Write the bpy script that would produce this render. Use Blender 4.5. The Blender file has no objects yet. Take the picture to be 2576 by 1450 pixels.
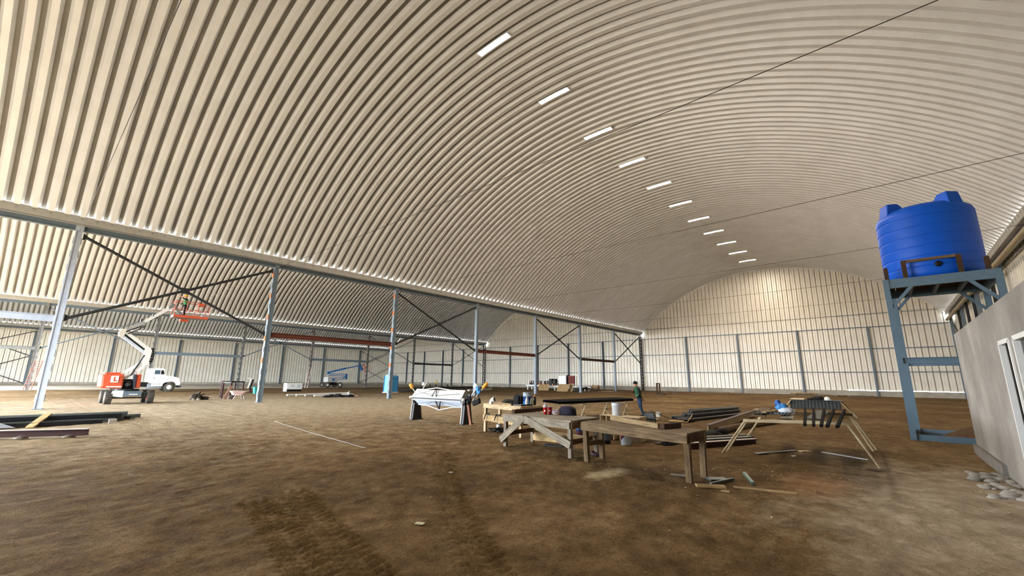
import bpy, math, random
import numpy as np
from mathutils import Vector, Matrix

scene = bpy.context.scene
C = scene.collection
R = math.radians

# ------------------------------------------------------------------ camera
FPX, PITCH, YAW, ROLL, EYE = 1065.0775, 0.2124836, 0.7202867, 0.0098898, 1.75
fw = Vector((math.cos(PITCH)*math.cos(YAW), math.cos(PITCH)*math.sin(YAW), math.sin(PITCH)))
rt = fw.cross(Vector((0, 0, 1))).normalized(); up = rt.cross(fw)
rt2 = rt*math.cos(ROLL) + up*math.sin(ROLL); up2 = up*math.cos(ROLL) - rt*math.sin(ROLL)
cam_data = bpy.data.cameras.new('camera')
cam_data.sensor_fit = 'HORIZONTAL'; cam_data.sensor_width = 36.0
cam_data.lens = FPX*36.0/2576.0
cam_data.clip_start = 0.05; cam_data.clip_end = 600
cam = bpy.data.objects.new('camera', cam_data); C.objects.link(cam)
m = Matrix((rt2, up2, -fw)).transposed().to_4x4(); m.translation = (0, 0, EYE)
cam.matrix_world = m
scene.camera = cam

# ------------------------------------------------------------------ light
world = bpy.data.worlds.new('sky'); scene.world = world; world.use_nodes = True
wn = world.node_tree; bgn = wn.nodes['Background']
bgn.inputs['Color'].default_value = (0.86, 0.93, 1.0, 1.0)
bgn.inputs['Strength'].default_value = 2.0
sun_data = bpy.data.lights.new('sun', 'SUN'); sun_data.energy = 2.0; sun_data.angle = R(1.0)
sun_data.color = (1.0, 0.97, 0.93)
sun = bpy.data.objects.new('sun', sun_data); C.objects.link(sun)
sun.rotation_euler = Vector((0.50, 0.20, -0.84)).to_track_quat('-Z', 'Y').to_euler()
sun.location = (-60, -20, 60)

def door_portal(y0, y1, z1, x):
    """daylight entering through an open doorway of the front wall"""
    d = bpy.data.lights.new('doorway_daylight', 'AREA'); d.shape = 'RECTANGLE'
    d.size = z1 - 0.1; d.size_y = y1 - y0
    d.cycles.is_portal = True
    o = bpy.data.objects.new('doorway_daylight', d); C.objects.link(o)
    o.matrix_world = Matrix(((0, 0, -1, x), (0, 1, 0, (y0+y1)/2), (1, 0, 0, z1/2), (0, 0, 0, 1)))
    return o

vs = scene.view_settings
vs.view_transform = 'Standard'; vs.look = 'None'; vs.gamma = 1.0; vs.use_curve_mapping = False
vs.exposure = 4.1
scene.cycles.max_bounces = 6; scene.cycles.diffuse_bounces = 4; scene.cycles.glossy_bounces = 3
scene.cycles.use_denoising = True
scene.cycles.use_adaptive_sampling = True; scene.cycles.adaptive_threshold = 0.03
scene.cycles.sample_clamp_indirect = 12.0

# ------------------------------------------------------------------ helpers
def srgb(h):
    h = h.lstrip('#'); v = [int(h[i:i+2], 16)/255 for i in (0, 2, 4)]
    return tuple(((x/12.92) if x <= 0.04045 else ((x+0.055)/1.055)**2.4) for x in v) + (1.0,)

class NT:
    def __init__(s, name):
        s.m = bpy.data.materials.new(name); s.m.use_nodes = True
        s.t = s.m.node_tree; s.n = s.t.nodes; s.l = s.t.links
        s.b = s.n['Principled BSDF']
    def add(s, typ, **kw):
        n = s.n.new(typ)
        for k, v in kw.items():
            if k in n.inputs.keys(): n.inputs[k].default_value = v
            else: setattr(n, k, v)
        return n
    def link(s, a, b): s.l.new(a, b)
    def ramp(s, fac, stops):
        r = s.n.new('ShaderNodeValToRGB'); e = r.color_ramp.elements
        while len(e) < len(stops): e.new(0.5)
        for el, (p, c) in zip(e, stops): el.position = p; el.color = c
        s.link(fac, r.inputs['Fac']); return r.outputs['Color']
    def bump(s, h, strength, dist, nrm=None):
        b = s.n.new('ShaderNodeBump'); b.inputs['Strength'].default_value = strength
        b.inputs['Distance'].default_value = dist; s.link(h, b.inputs['Height'])
        if nrm: s.link(nrm, b.inputs['Normal'])
        return b.outputs['Normal']

MATS = {}
def mat(name, col, rough=0.6, metal=0.0, var=0.12, scale=6.0, bump=0.0, bscale=40.0, spec=0.4, coat=0.0):
    """plain procedural surface: base colour with soft blotches and fine relief"""
    if name in MATS: return MATS[name]
    t = NT(name); c = srgb(col) if isinstance(col, str) else tuple(col)+(1.0,)
    tc = t.add('ShaderNodeTexCoord')
    no = t.add('ShaderNodeTexNoise', Scale=scale, Detail=3.0, Roughness=0.6)
    t.link(tc.outputs['Object'], no.inputs['Vector'])
    lo = tuple(x*(1-var) for x in c[:3])+(1,); hi = tuple(min(1, x*(1+var)) for x in c[:3])+(1,)
    col_o = t.ramp(no.outputs['Fac'], [(0.3, lo), (0.7, hi)])
    t.link(col_o, t.b.inputs['Base Color'])
    t.b.inputs['Roughness'].default_value = rough; t.b.inputs['Metallic'].default_value = metal
    t.b.inputs['Specular IOR Level'].default_value = spec
    if coat: t.b.inputs['Coat Weight'].default_value = coat
    if bump:
        n2 = t.add('ShaderNodeTexNoise', Scale=bscale, Detail=4.0)
        t.link(tc.outputs['Object'], n2.inputs['Vector'])
        t.link(t.bump(n2.outputs['Fac'], 1.0, bump), t.b.inputs['Normal'])
    MATS[name] = t.m; return t.m

def wood(name, col, dark, rough=0.75, knots=True):
    """board wood; grain runs along the UV u axis (metres)"""
    if name in MATS: return MATS[name]
    t = NT(name); c = srgb(col); d = srgb(dark)
    uv = t.add('ShaderNodeUVMap')
    mp = t.add('ShaderNodeMapping'); mp.inputs['Scale'].default_value = (2.2, 34.0, 1.0)
    t.link(uv.outputs['UV'], mp.inputs['Vector'])
    n1 = t.add('ShaderNodeTexNoise', Scale=1.0, Detail=6.0, Roughness=0.65, Distortion=0.6)
    t.link(mp.outputs['Vector'], n1.inputs['Vector'])
    tc = t.add('ShaderNodeTexCoord')
    n2 = t.add('ShaderNodeTexNoise', Scale=3.0, Detail=4.0)
    t.link(tc.outputs['Object'], n2.inputs['Vector'])
    g = t.ramp(n1.outputs['Fac'], [(0.32, d), (0.62, c)])
    mix = t.add('ShaderNodeMix', data_type='RGBA', blend_type='MULTIPLY')
    mix.inputs['Factor'].default_value = 0.55
    bl = t.ramp(n2.outputs['Fac'], [(0.35, (0.55, 0.5, 0.46, 1)), (0.6, (1, 1, 1, 1))])
    t.link(g, mix.inputs['A']); t.link(bl, mix.inputs['B'])
    out = mix.outputs['Result']
    if knots:
        v = t.add('ShaderNodeTexVoronoi', Scale=5.0)
        mp2 = t.add('ShaderNodeMapping'); mp2.inputs['Scale'].default_value = (1.0, 2.2, 1.0)
        t.link(uv.outputs['UV'], mp2.inputs['Vector']); t.link(mp2.outputs['Vector'], v.inputs['Vector'])
        k = t.ramp(v.outputs['Distance'], [(0.03, (0.16, 0.09, 0.05, 1)), (0.075, (1, 1, 1, 1))])
        mk = t.add('ShaderNodeMix', data_type='RGBA', blend_type='MULTIPLY'); mk.inputs['Factor'].default_value = 0.8
        t.link(out, mk.inputs['A']); t.link(k, mk.inputs['B']); out = mk.outputs['Result']
    t.link(out, t.b.inputs['Base Color']); t.b.inputs['Roughness'].default_value = rough
    t.b.inputs['Specular IOR Level'].default_value = 0.2
    t.link(t.bump(n1.outputs['Fac'], 0.6, 0.004), t.b.inputs['Normal'])
    MATS[name] = t.m; return t.m

def emit(name, col, strength):
    t = NT(name); t.b.inputs['Emission Color'].default_value = srgb(col)
    t.b.inputs['Emission Strength'].default_value = strength
    t.b.inputs['Base Color'].default_value = (0.8, 0.8, 0.8, 1)
    MATS[name] = t.m; return t.m

class MB:
    """collects shapes (world coordinates) for ONE mesh object"""
    def __init__(s): s.v = []; s.f = []; s.uv = []; s.mi = []; s.sm = []
    def face(s, pts, uv=None, mi=0, smooth=False):
        b = len(s.v); s.v += [tuple(p) for p in pts]; s.f.append(tuple(range(b, b+len(pts))))
        s.uv.append(uv or [(0, 0)]*len(pts)); s.mi.append(mi); s.sm.append(smooth)
    def raw(s, verts, faces, mi=0, smooth=False, uvs=None):
        b = len(s.v); s.v += [tuple(p) for p in verts]
        for i, f in enumerate(faces):
            s.f.append(tuple(b+k for k in f)); s.uv.append(uvs[i] if uvs else [(0, 0)]*len(f)); s.mi.append(mi); s.sm.append(smooth)
    def hexa(s, P, mi=0):
        """8 corners: 0-3 bottom ring, 4-7 top ring"""
        P = [Vector(p) for p in P]
        fs = [(3, 2, 1, 0), (4, 5, 6, 7), (0, 1, 5, 4), (1, 2, 6, 5), (2, 3, 7, 6), (3, 0, 4, 7)]
        uvs = []
        for f in fs:
            a, b, c, d = [P[k] for k in f]; e1 = (b-a).length; e2 = (d-a).length
            if e1 >= e2: uvs.append([(0, 0), (e1, 0), (e1, e2), (0, e2)])
            else: uvs.append([(0, 0), (0, e1), (e2, e1), (e2, 0)])
        s.raw(P, fs, mi, False, uvs)
    def bar(s, p0, p1, w, h, upv=(0, 0, 1), mi=0, off=(0, 0)):
        """board from p0 to p1: w across (horizontal), h along upv"""
        p0 = Vector(p0); p1 = Vector(p1); d = (p1-p0).normalized()
        u = Vector(upv); sd = d.cross(u)
        if sd.length < 1e-4: sd = d.cross(Vector((1, 0, 0)))
        sd.normalize(); u = sd.cross(d).normalized()
        o = sd*off[0] + u*off[1]
        a = sd*(w/2); b = u*(h/2)
        s.hexa([p0+o-a-b, p0+o+a-b, p1+o+a-b, p1+o-a-b, p0+o-a+b, p0+o+a+b, p1+o+a+b, p1+o-a+b], mi)
    def box(s, c, size, rz=0.0, mi=0):
        c = Vector(c); x, y, z = size[0]/2, size[1]/2, size[2]/2; cs, sn = math.cos(rz), math.sin(rz)
        def q(a, b, d): return (c.x+a*cs-b*sn, c.y+a*sn+b*cs, c.z+d)
        s.hexa([q(-x, -y, -z), q(x, -y, -z), q(x, y, -z), q(-x, y, -z), q(-x, -y, z), q(x, -y, z), q(x, y, z), q(-x, y, z)], mi)
    def tube(s, p0, p1, r0, r1=None, n=10, mi=0, cap=True):
        s.path([p0, p1], [r0, r0 if r1 is None else r1], n, mi, cap)
    def path(s, pts, r, n=8, mi=0, cap=True):
        pts = [Vector(p) for p in pts]
        if not isinstance(r, (list, tuple)): r = [r]*len(pts)
        rings = []; prev = None
        for i, p in enumerate(pts):
            d = (pts[min(i+1, len(pts)-1)]-pts[max(i-1, 0)]).normalized()
            if prev is None:
                a = d.cross(Vector((0, 0, 1)))
                if a.length < 1e-3: a = d.cross(Vector((1, 0, 0)))
            else: a = prev - d*prev.dot(d)
            a.normalize(); b = d.cross(a); prev = a
            rings.append([p + (a*math.cos(2*math.pi*k/n)+b*math.sin(2*math.pi*k/n))*r[i] for k in range(n)])
        V = [q for ring in rings for q in ring]; F = []; U = []; L = 0
        for i in range(len(pts)-1):
            l2 = L+(pts[i+1]-pts[i]).length
            for k in range(n):
                k2 = (k+1) % n
                F.append((i*n+k, i*n+k2, (i+1)*n+k2, (i+1)*n+k))
                w = 2*math.pi*max(r)/n; U.append([(L, k*w), (L, (k+1)*w), (l2, (k+1)*w), (l2, k*w)])
            L = l2
        s.raw(V, F, mi, True, U)
        if cap:
            s.face(rings[0][::-1], mi=mi); s.face(rings[-1], mi=mi)
    def lathe(s, c, prof, n=24, mi=0, axis='Z', smooth=True, cap=True):
        """prof: list of (radius, height)"""
        c = Vector(c); rings = []
        for r, h in prof:
            ring = []
            for k in range(n):
                a = 2*math.pi*k/n
                if axis == 'Z': q = (r*math.cos(a), r*math.sin(a), h)
                elif axis == 'X': q = (h, r*math.cos(a), r*math.sin(a))
                else: q = (r*math.sin(a), h, r*math.cos(a))
                ring.append(c+Vector(q))
            rings.append(ring)
        V = [q for ring in rings for q in ring]; F = []
        for i in range(len(prof)-1):
            for k in range(n):
                k2 = (k+1) % n; F.append((i*n+k, i*n+k2, (i+1)*n+k2, (i+1)*n+k))
        s.raw(V, F, mi, smooth)
        if cap:
            s.face(rings[0][::-1], mi=mi); s.face(rings[-1], mi=mi)
    def prism(s, poly, ext, mi=0):
        """poly: 3D outline, ext: extrusion vector"""
        P = [Vector(p) for p in poly]; e = Vector(ext); n = len(P)
        s.face(P[::-1], [(p.x+p.y, p.z) for p in P[::-1]], mi); s.face([p+e for p in P], [(p.x+p.y, p.z) for p in P], mi)
        for i in range(n):
            a, b = P[i], P[(i+1) % n]; L = (b-a).length; w = e.length
            uv = [(0, 0), (L, 0), (L, w), (0, w)] if L >= w else [(0, 0), (0, L), (w, L), (w, 0)]
            s.face([a, b, b+e, a+e], uv, mi)
    def ball(s, c, r, n=8, mi=0, sq=(1, 1, 1)):
        c = Vector(c); V = []; F = []
        for i in range(1, n):
            t = math.pi*i/n
            for k in range(2*n):
                a = math.pi*k/n
                V.append((c.x+r*sq[0]*math.sin(t)*math.cos(a), c.y+r*sq[1]*math.sin(t)*math.sin(a), c.z+r*sq[2]*math.cos(t)))
        w = 2*n
        for i in range(n-2):
            for k in range(w): F.append((i*w+k, (i+1)*w+k, (i+1)*w+(k+1) % w, i*w+(k+1) % w))
        t = len(V); V += [(c.x, c.y, c.z+r*sq[2]), (c.x, c.y, c.z-r*sq[2])]
        for k in range(w):
            F.append((t, k, (k+1) % w)); F.append((t+1, (n-2)*w+(k+1) % w, (n-2)*w+k))
        s.raw(V, F, mi, True)
    def mesh(s, name, mats, org=(0, 0, 0)):
        me = bpy.data.meshes.new(name)
        o = Vector(org)
        me.from_pydata([(p[0]-o.x, p[1]-o.y, p[2]-o.z) for p in s.v], [], s.f)
        for mm in (mats if isinstance(mats, (list, tuple)) else [mats]): me.materials.append(mm)
        uvl = me.uv_layers.new(name='UVMap')
        flat = [c for f in s.uv for p in f for c in p]
        uvl.data.foreach_set('uv', flat)
        me.polygons.foreach_set('material_index', s.mi); me.polygons.foreach_set('use_smooth', s.sm)
        me.update(); return me
    def build(s, name, mats, parent=None, loc=None, bevel=0.0, kind=None, label=None):
        org = Vector(loc) if loc is not None else (Vector(parent['_o']) if parent else Vector((0, 0, 0)))
        me = s.mesh(name, mats, org)
        ob = bpy.data.objects.new(name, me); C.objects.link(ob)
        if parent is not None:
            ob.parent = parent
            if loc is not None: ob.location = org - Vector(parent['_o'])
        else: ob.location = org
        ob['_o'] = tuple(org)
        if bevel:
            b = ob.modifiers.new('bevel', 'BEVEL'); b.width = bevel; b.segments = 2; b.limit_method = 'ANGLE'
        if kind: ob['kind'] = kind
        if label: ob['label'] = label
        return ob

def tag(o, label, cat, group=None, kind=None):
    o['label'] = label; o['category'] = cat
    if group: o['group'] = group
    if kind: o['kind'] = kind
    return o
def thing(name, label, cat, loc, group=None):
    o = bpy.data.objects.new(name, None); C.objects.link(o); o.location = loc; o['_o'] = tuple(loc)
    o.empty_display_size = 0.2
    return tag(o, label, cat, group)
def dup(root, loc, label=None, group=None):
    r = root.copy(); C.objects.link(r); r.location = loc; r['_o'] = tuple(loc)
    if label: r['label'] = label
    if group: r['group'] = group
    for ch in list(root.children):
        c = ch.copy(); C.objects.link(c); c.parent = r
        for g in list(ch.children):
            d = g.copy(); C.objects.link(d); d.parent = c
    return r
def part(fn, name, mats, parent, **kw):
    b = MB(); fn(b); return b.build(name, mats, parent, **kw)
def solo(name, mats, loc, label, cat, fn, group=None, **kw):
    b = MB(); fn(b); o = b.build(name, mats, None, loc=loc, **kw); return tag(o, label, cat, group)
ORD = ['first', 'second', 'third', 'fourth', 'fifth', 'sixth', 'seventh', 'eighth', 'ninth', 'tenth', 'eleventh', 'twelfth']
# ------------------------------------------------------------------ the building
X0, BAY, YR1, SPAN, HB = 0.967, 10.448, 33.464, 40.0, 9.71
XF = X0+7*BAY; XB = X0-1*BAY          # far end wall, front wall
PITCHP = BAY/17.0                     # sheet width
ARC_R, ARC_C = 26.5, -7.4             # arch radius and centre height
DEPTH, WI, WO = 0.21, 0.23, 0.17      # rib depth, inner flat, outer flat
XK = lambda k: X0+k*BAY
ROWS = [YR1, YR1+SPAN, YR1+2*SPAN]
YRIGHT = YR1-SPAN
MID = [YR1-SPAN/2+i*SPAN for i in range(3)]

M_ROOF = None
def sheet_metal(name, col, warm, metal=0.25, rough=0.42, relief=0.35):
    t = NT(name)
    uv = t.add('ShaderNodeUVMap'); tc = t.add('ShaderNodeTexCoord')
    geo = t.add('ShaderNodeNewGeometry')
    n1 = t.add('ShaderNodeTexNoise', Scale=0.7, Detail=2.0, Roughness=0.6)
    t.link(geo.outputs['Position'], n1.inputs['Vector'])
    base = t.ramp(n1.outputs['Fac'], [(0.3, srgb(warm)), (0.7, srgb(col))])
    t.link(base, t.b.inputs['Base Color'])
    w = t.add('ShaderNodeTexWave', wave_type='BANDS', bands_direction='Y', Scale=5.5, Distortion=0.6, Detail=0.0)
    t.link(uv.outputs['UV'], w.inputs['Vector'])
    t.link(t.bump(w.outputs['Fac'], relief, 0.004), t.b.inputs['Normal'])
    t.b.inputs['Roughness'].default_value = rough; t.b.inputs['Metallic'].default_value = metal
    t.b.inputs['Specular IOR Level'].default_value = 0.35
    return t.m
M_ROOF = sheet_metal('roof_sheet_metal', '#ebedef', '#e2e3e4')
M_GROOVE_SHADE = sheet_metal('groove_shade_metal', '#807c74', '#716d66', 0.3, 0.45, 0.5)  # dark tone that paints groove shade into the roof and wall sheets
M_WALL = sheet_metal('wall_sheet_metal', '#efeadf', '#e6dfd0')
M_STEEL = mat('painted_blue_grey_steel', '#67757f', 0.45, 0.0, 0.10, 3.0)
M_COLUMN = mat('pale_grey_steel_paint', '#a5adba', 0.45, 0.0, 0.08, 3.0)
M_DARK = mat('dark_steel', '#2c2f31', 0.5, 0.3, 0.15, 5.0)
M_RUST = mat('red_brown_primer', '#5a2a18', 0.7, 0.0, 0.25, 4.0)
M_BROWN = mat('dark_brown_primer', '#3a2420', 0.7, 0.0, 0.2, 4.0)
M_ORANGE = mat('orange_primer', '#c06a34', 0.7, 0.0, 0.25, 9.0)
M_GUTTER = mat('galvanised_gutter', '#a7a59d', 0.45, 0.15, 0.08, 2.0)
M_BOLT = mat('bolt_steel', '#55524c', 0.5, 0.5, 0.1)
M_CONC = mat('raw_concrete', '#a8a194', 0.9, 0.0, 0.16, 1.3, 0.01, 25.0, spec=0.2)
K_HOUS = mat('white_lamp_housing', '#e8e6e0', 0.4)
M_PIPE = mat('tan_pipe', '#a8987c', 0.6, 0.0, 0.1)

def structure(o):
    o['kind'] = 'structure'; return o
def root_structure(name, loc=(0, 0, 0)):
    o = bpy.data.objects.new(name, None); C.objects.link(o); o.location = loc; o['_o'] = tuple(loc); o['kind'] = 'structure'
    return o

# ---- ground: one height field, finest in front of the camera
def vnoise(x, y, seed):
    rng = np.random.RandomState(seed); tab = rng.rand(256, 256)
    xi = np.floor(x).astype(int); yi = np.floor(y).astype(int); fx = x-xi; fy = y-yi
    fx = fx*fx*(3-2*fx); fy = fy*fy*(3-2*fy)
    g = lambda a, b: tab[a % 256, b % 256]
    return (g(xi, yi)*(1-fx)+g(xi+1, yi)*fx)*(1-fy)+(g(xi, yi+1)*(1-fx)+g(xi+1, yi+1)*fx)*fy
TRACKS = [  # (path of x,y ; width)
    [(6.9, 8.2), (5.6, 6.55), (4.7, 5.35), (3.9, 4.2), (3.35, 3.3), (2.7, 2.4)],
    [(2.55, 7.0), (2.35, 5.8), (2.2, 4.9), (1.9, 3.6)],
    [(3.15, 7.2), (2.85, 6.0), (2.6, 4.7), (2.35, 3.5)]]
def ground_height(x, y):
    h = 0.030*(vnoise(x*0.35, y*0.35, 1)-0.5) + 0.020*(vnoise(x*1.3+7, y*1.3, 2)-0.5)
    d = np.hypot(x-5, y-5)
    h += np.where(d < 40, 1, 0)*(0.018*(vnoise(x*4.1, y*4.1, 3)-0.5) + 0.014*(vnoise(x*9.7, y*9.7, 4)-0.5)
         + 0.012*np.clip(vnoise(x*15.0, y*15.0, 5)-0.55, 0, 1))
    # tyre lug prints
    for ti, tr in enumerate(TRACKS):
        best = np.full(x.shape, 9.0); sl = np.zeros(x.shape); sd = np.zeros(x.shape); L = 0
        for (ax, ay), (bx, by) in zip(tr[:-1], tr[1:]):
            l = math.hypot(bx-ax, by-ay); ux, uy = (bx-ax)/l, (by-ay)/l
            t = np.clip((x-ax)*ux+(y-ay)*uy, 0, l); px, py = x-ax-t*ux, y-ay-t*uy; dd = np.hypot(px, py)
            m_ = dd < best; best = np.where(m_, dd, best); sl = np.where(m_, L+t, sl); sd = np.where(m_, px*uy-py*ux, sd); L += l
        inside = np.clip((0.24-best)/0.05, 0, 1)
        lug = np.sin(2*math.pi*(sl+np.abs(sd)*0.55)/0.155)
        h += inside*(0.030*np.clip(lug, -0.35, 1.0)*np.clip(np.abs(sd)/0.05, 0, 1)-0.006)
    return h
def grad_axis(lo, hi, f0, f1, step, grow=1.22, mx=6.0):
    a = list(np.arange(f0, f1+1e-6, step)); s_ = step
    while a[-1] < hi: s_ = min(s_*grow, mx); a.append(min(a[-1]+s_, hi))
    b = [f0]; s_ = step
    while b[-1] > lo: s_ = min(s_*grow, mx); b.append(max(b[-1]-s_, lo))
    return np.array(b[::-1][:-1]+a)
gx = grad_axis(XB-0.3, 80, 1.4, 13.0, 0.045); gy = grad_axis(-10, 116, -1.5, 15.0, 0.045)
GX, GY = np.meshgrid(gx, gy, indexing='ij')
GZ = ground_height(GX, GY)
nx, ny = GX.shape
me = bpy.data.meshes.new('floor')
me.vertices.add(nx*ny); me.vertices.foreach_set('co', np.stack([GX, GY, GZ], -1).astype(np.float32).ravel())
ii, jj = np.meshgrid(np.arange(nx-1), np.arange(ny-1), indexing='ij')
q = np.stack([ii*ny+jj, (ii+1)*ny+jj, (ii+1)*ny+jj+1, ii*ny+jj+1], -1).reshape(-1, 4).astype(np.int32)
me.loops.add(q.size); me.loops.foreach_set('vertex_index', q.ravel())
me.polygons.add(len(q)); me.polygons.foreach_set('loop_start', np.arange(0, q.size, 4, dtype=np.int32))
me.polygons.foreach_set('loop_total', np.full(len(q), 4, dtype=np.int32))
me.polygons.foreach_set('use_smooth', np.ones(len(q), dtype=bool))
me.update(calc_edges=True)
def dirt_material():
    t = NT('packed_brown_dirt'); geo = t.add('ShaderNodeNewGeometry'); P = geo.outputs['Position']
    big = t.add('ShaderNodeTexNoise', Scale=0.22, Detail=4.0, Roughness=0.62); t.link(P, big.inputs['Vector'])
    mid_ = t.add('ShaderNodeTexNoise', Scale=2.3, Detail=5.0, Roughness=0.7); t.link(P, mid_.inputs['Vector'])
    fine = t.add('ShaderNodeTexNoise', Scale=24.0, Detail=3.0, Roughness=0.75); t.link(P, fine.inputs['Vector'])
    c1 = t.ramp(big.outputs['Fac'], [(0.34, srgb('#7c6546')), (0.5, srgb('#8e7652')), (0.66, srgb('#a8906c'))])
    c2 = t.ramp(mid_.outputs['Fac'], [(0.3, srgb('#8c8070')), (0.5, srgb('#c9c0b0')), (0.72, (1, 1, 1, 1))])
    mx = t.add('ShaderNodeMix', data_type='RGBA', blend_type='MULTIPLY'); mx.inputs['Factor'].default_value = 0.85
    t.link(c1, mx.inputs['A']); t.link(c2, mx.inputs['B'])
    c3 = t.ramp(fine.outputs['Fac'], [(0.36, (0.62, 0.6, 0.57, 1)), (0.5, (0.95, 0.94, 0.92, 1)), (0.7, (1.0, 1.0, 1.0, 1))])
    m2 = t.add('ShaderNodeMix', data_type='RGBA', blend_type='MULTIPLY'); m2.inputs['Factor'].default_value = 0.9
    t.link(mx.outputs['Result'], m2.inputs['A']); t.link(c3, m2.inputs['B']); col = m2.outputs['Result']
    spk = t.add('ShaderNodeTexNoise', Scale=85.0, Detail=2.0, Roughness=0.7); t.link(P, spk.inputs['Vector'])
    c4 = t.ramp(spk.outputs['Fac'], [(0.33, (0.60, 0.58, 0.55, 1)), (0.48, (0.97, 0.97, 0.96, 1)), (0.70, (1.0, 1.0, 1.0, 1))])
    m3 = t.add('ShaderNodeMix', data_type='RGBA', blend_type='MULTIPLY'); m3.inputs['Factor'].default_value = 0.8
    t.link(col, m3.inputs['A']); t.link(c4, m3.inputs['B']); col = m3.outputs['Result']
    def blob(cx_, cy_, rx, ry, soft, colr, colin, amt):
        mp = t.add('ShaderNodeMapping'); mp.inputs['Location'].default_value = (-cx_/rx, -cy_/ry, 0); mp.inputs['Scale'].default_value = (1/rx, 1/ry, 0)
        t.link(P, mp.inputs['Vector'])
        ln = t.add('ShaderNodeVectorMath', operation='LENGTH'); t.link(mp.outputs['Vector'], ln.inputs[0])
        nz = t.add('ShaderNodeTexNoise', Scale=1.6, Detail=3.0, Roughness=0.7); t.link(P, nz.inputs['Vector'])
        ad = t.add('ShaderNodeMath', operation='MULTIPLY_ADD'); t.link(nz.outputs['Fac'], ad.inputs[0]); ad.inputs[1].default_value = 1.1; 
        t.link(ln.outputs['Value'], ad.inputs[2])
        mr = t.add('ShaderNodeMapRange'); mr.inputs['From Min'].default_value = 1.55; mr.inputs['From Max'].default_value = 1.55-soft
        mr.inputs['To Min'].default_value = 0; mr.inputs['To Max'].default_value = amt; t.link(ad.outputs[0], mr.inputs['Value'])
        mm = t.add('ShaderNodeMix', data_type='RGBA'); t.link(mr.outputs[0], mm.inputs['Factor']); t.link(colin, mm.inputs['A'])
        mu = t.add('ShaderNodeMix', data_type='RGBA', blend_type='MULTIPLY'); mu.inputs['Factor'].default_value = 0.7
        mu.inputs['A'].default_value = srgb(colr); t.link(c2, mu.inputs['B']); t.link(mu.outputs['Result'], mm.inputs['B'])
        return mm.outputs['Result']
    col = blob(13.0, 30.0, 26.0, 21.0, 0.75, '#c8baa2', col, 0.9)   # pale gravelly soil, lightened further in place of doorway daylight
    col = blob(9.0, -0.6, 5.2, 2.3, 0.6, '#c9bca8', col, 0.85)     # cement dust by the plastered wall
    col = blob(9.4, 1.2, 1.5, 0.75, 0.8, '#b98a60', col, 0.6)     # reddish soil
    col = blob(7.7, 4.3, 0.75, 0.32, 0.5, '#dccfae', col, 0.8)     # sawdust
    col = blob(13.3, 1.3, 1.6, 0.9, 0.8, '#7a7266', col, 0.6)      # grey ash under the trestle
    t.link(col, t.b.inputs['Base Color'])
    t.b.inputs['Roughness'].default_value = 0.95; t.b.inputs['Specular IOR Level'].default_value = 0.12
    n_a = t.bump(mid_.outputs['Fac'], 0.7, 0.05)
    n_b = t.bump(fine.outputs['Fac'], 0.8, 0.016, n_a)
    n_c = t.bump(spk.outputs['Fac'], 0.8, 0.007, n_b)
    t.link(n_c, t.b.inputs['Normal'])
    return t.m
me.materials.append(dirt_material())
floor = bpy.data.objects.new('floor', me); C.objects.link(floor); structure(floor)
# concrete slab of the third nave
sb = MB(); sb.box((32.3, 94.3, -0.02), (83.4, 38.3, 0.12))
slab = structure(sb.build('floor.001', mat('pale_concrete_slab', '#b5ad9e', 0.85, 0, 0.12, 0.6, 0.004, 12, spec=0.2), None))

yb_ = MB(); yb_.box((-109.8, 50, -0.12), (200, 400, 0.2))
structure(yb_.build('floor.002', mat('bounce_yard', '#857b6d', 0.95, 0, 0.1, 0.3, spec=0.1), None))  # unseen ground outside, added and toned for the daylight it bounces in
# ---- vaulted roofs: every sheet is its own piece
AMAX = math.asin((SPAN/2-0.38)/ARC_R); NSEG = 40
def roof_sheet_mesh(mid):
    b = MB(); p = PITCHP/2
    prof = [(-p, DEPTH), (-p+WO/2, DEPTH), (-WI/2, 0), (WI/2, 0), (p-WO/2, DEPTH), (p, DEPTH)]
    for (xa, da), (xb, db) in zip(prof[:-1], prof[1:]):
        web = 1 if da == db == DEPTH else 0  # groove bottom gets the painted shade tone
        V = []; F = []; U = []
        for i in range(NSEG+1):
            a = -AMAX+2*AMAX*i/NSEG
            for xx, dd in ((xa, da), (xb, db)):
                V.append((xx, mid+(ARC_R+dd)*math.sin(a), ARC_C+(ARC_R+dd)*math.cos(a)))
            if i:
                k = 2*i; F.append((k-2, k-1, k+1, k)); v0, v1 = ARC_R*(a-2*AMAX/NSEG), ARC_R*a
                U.append([(xa, v0), (xb, v0), (xb, v1), (xa, v1)])
        b.raw(V, F, web, True, U)
    return b.mesh('roof_panel', [M_ROOF, M_GROOVE_SHADE])
NP = 17*8
for i, mid in enumerate(MID):
    cr = root_structure('ceiling' if i == 0 else 'ceiling.%03d' % i)
    sm = roof_sheet_mesh(mid)
    for n in range(NP+1):
        o = bpy.data.objects.new('roof_panel', sm); C.objects.link(o); o.parent = cr
        o.location = (XB + n*PITCHP, 0, 0)
        if XB+n*PITCHP > XF+0.2: o.location.x = XF

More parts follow.
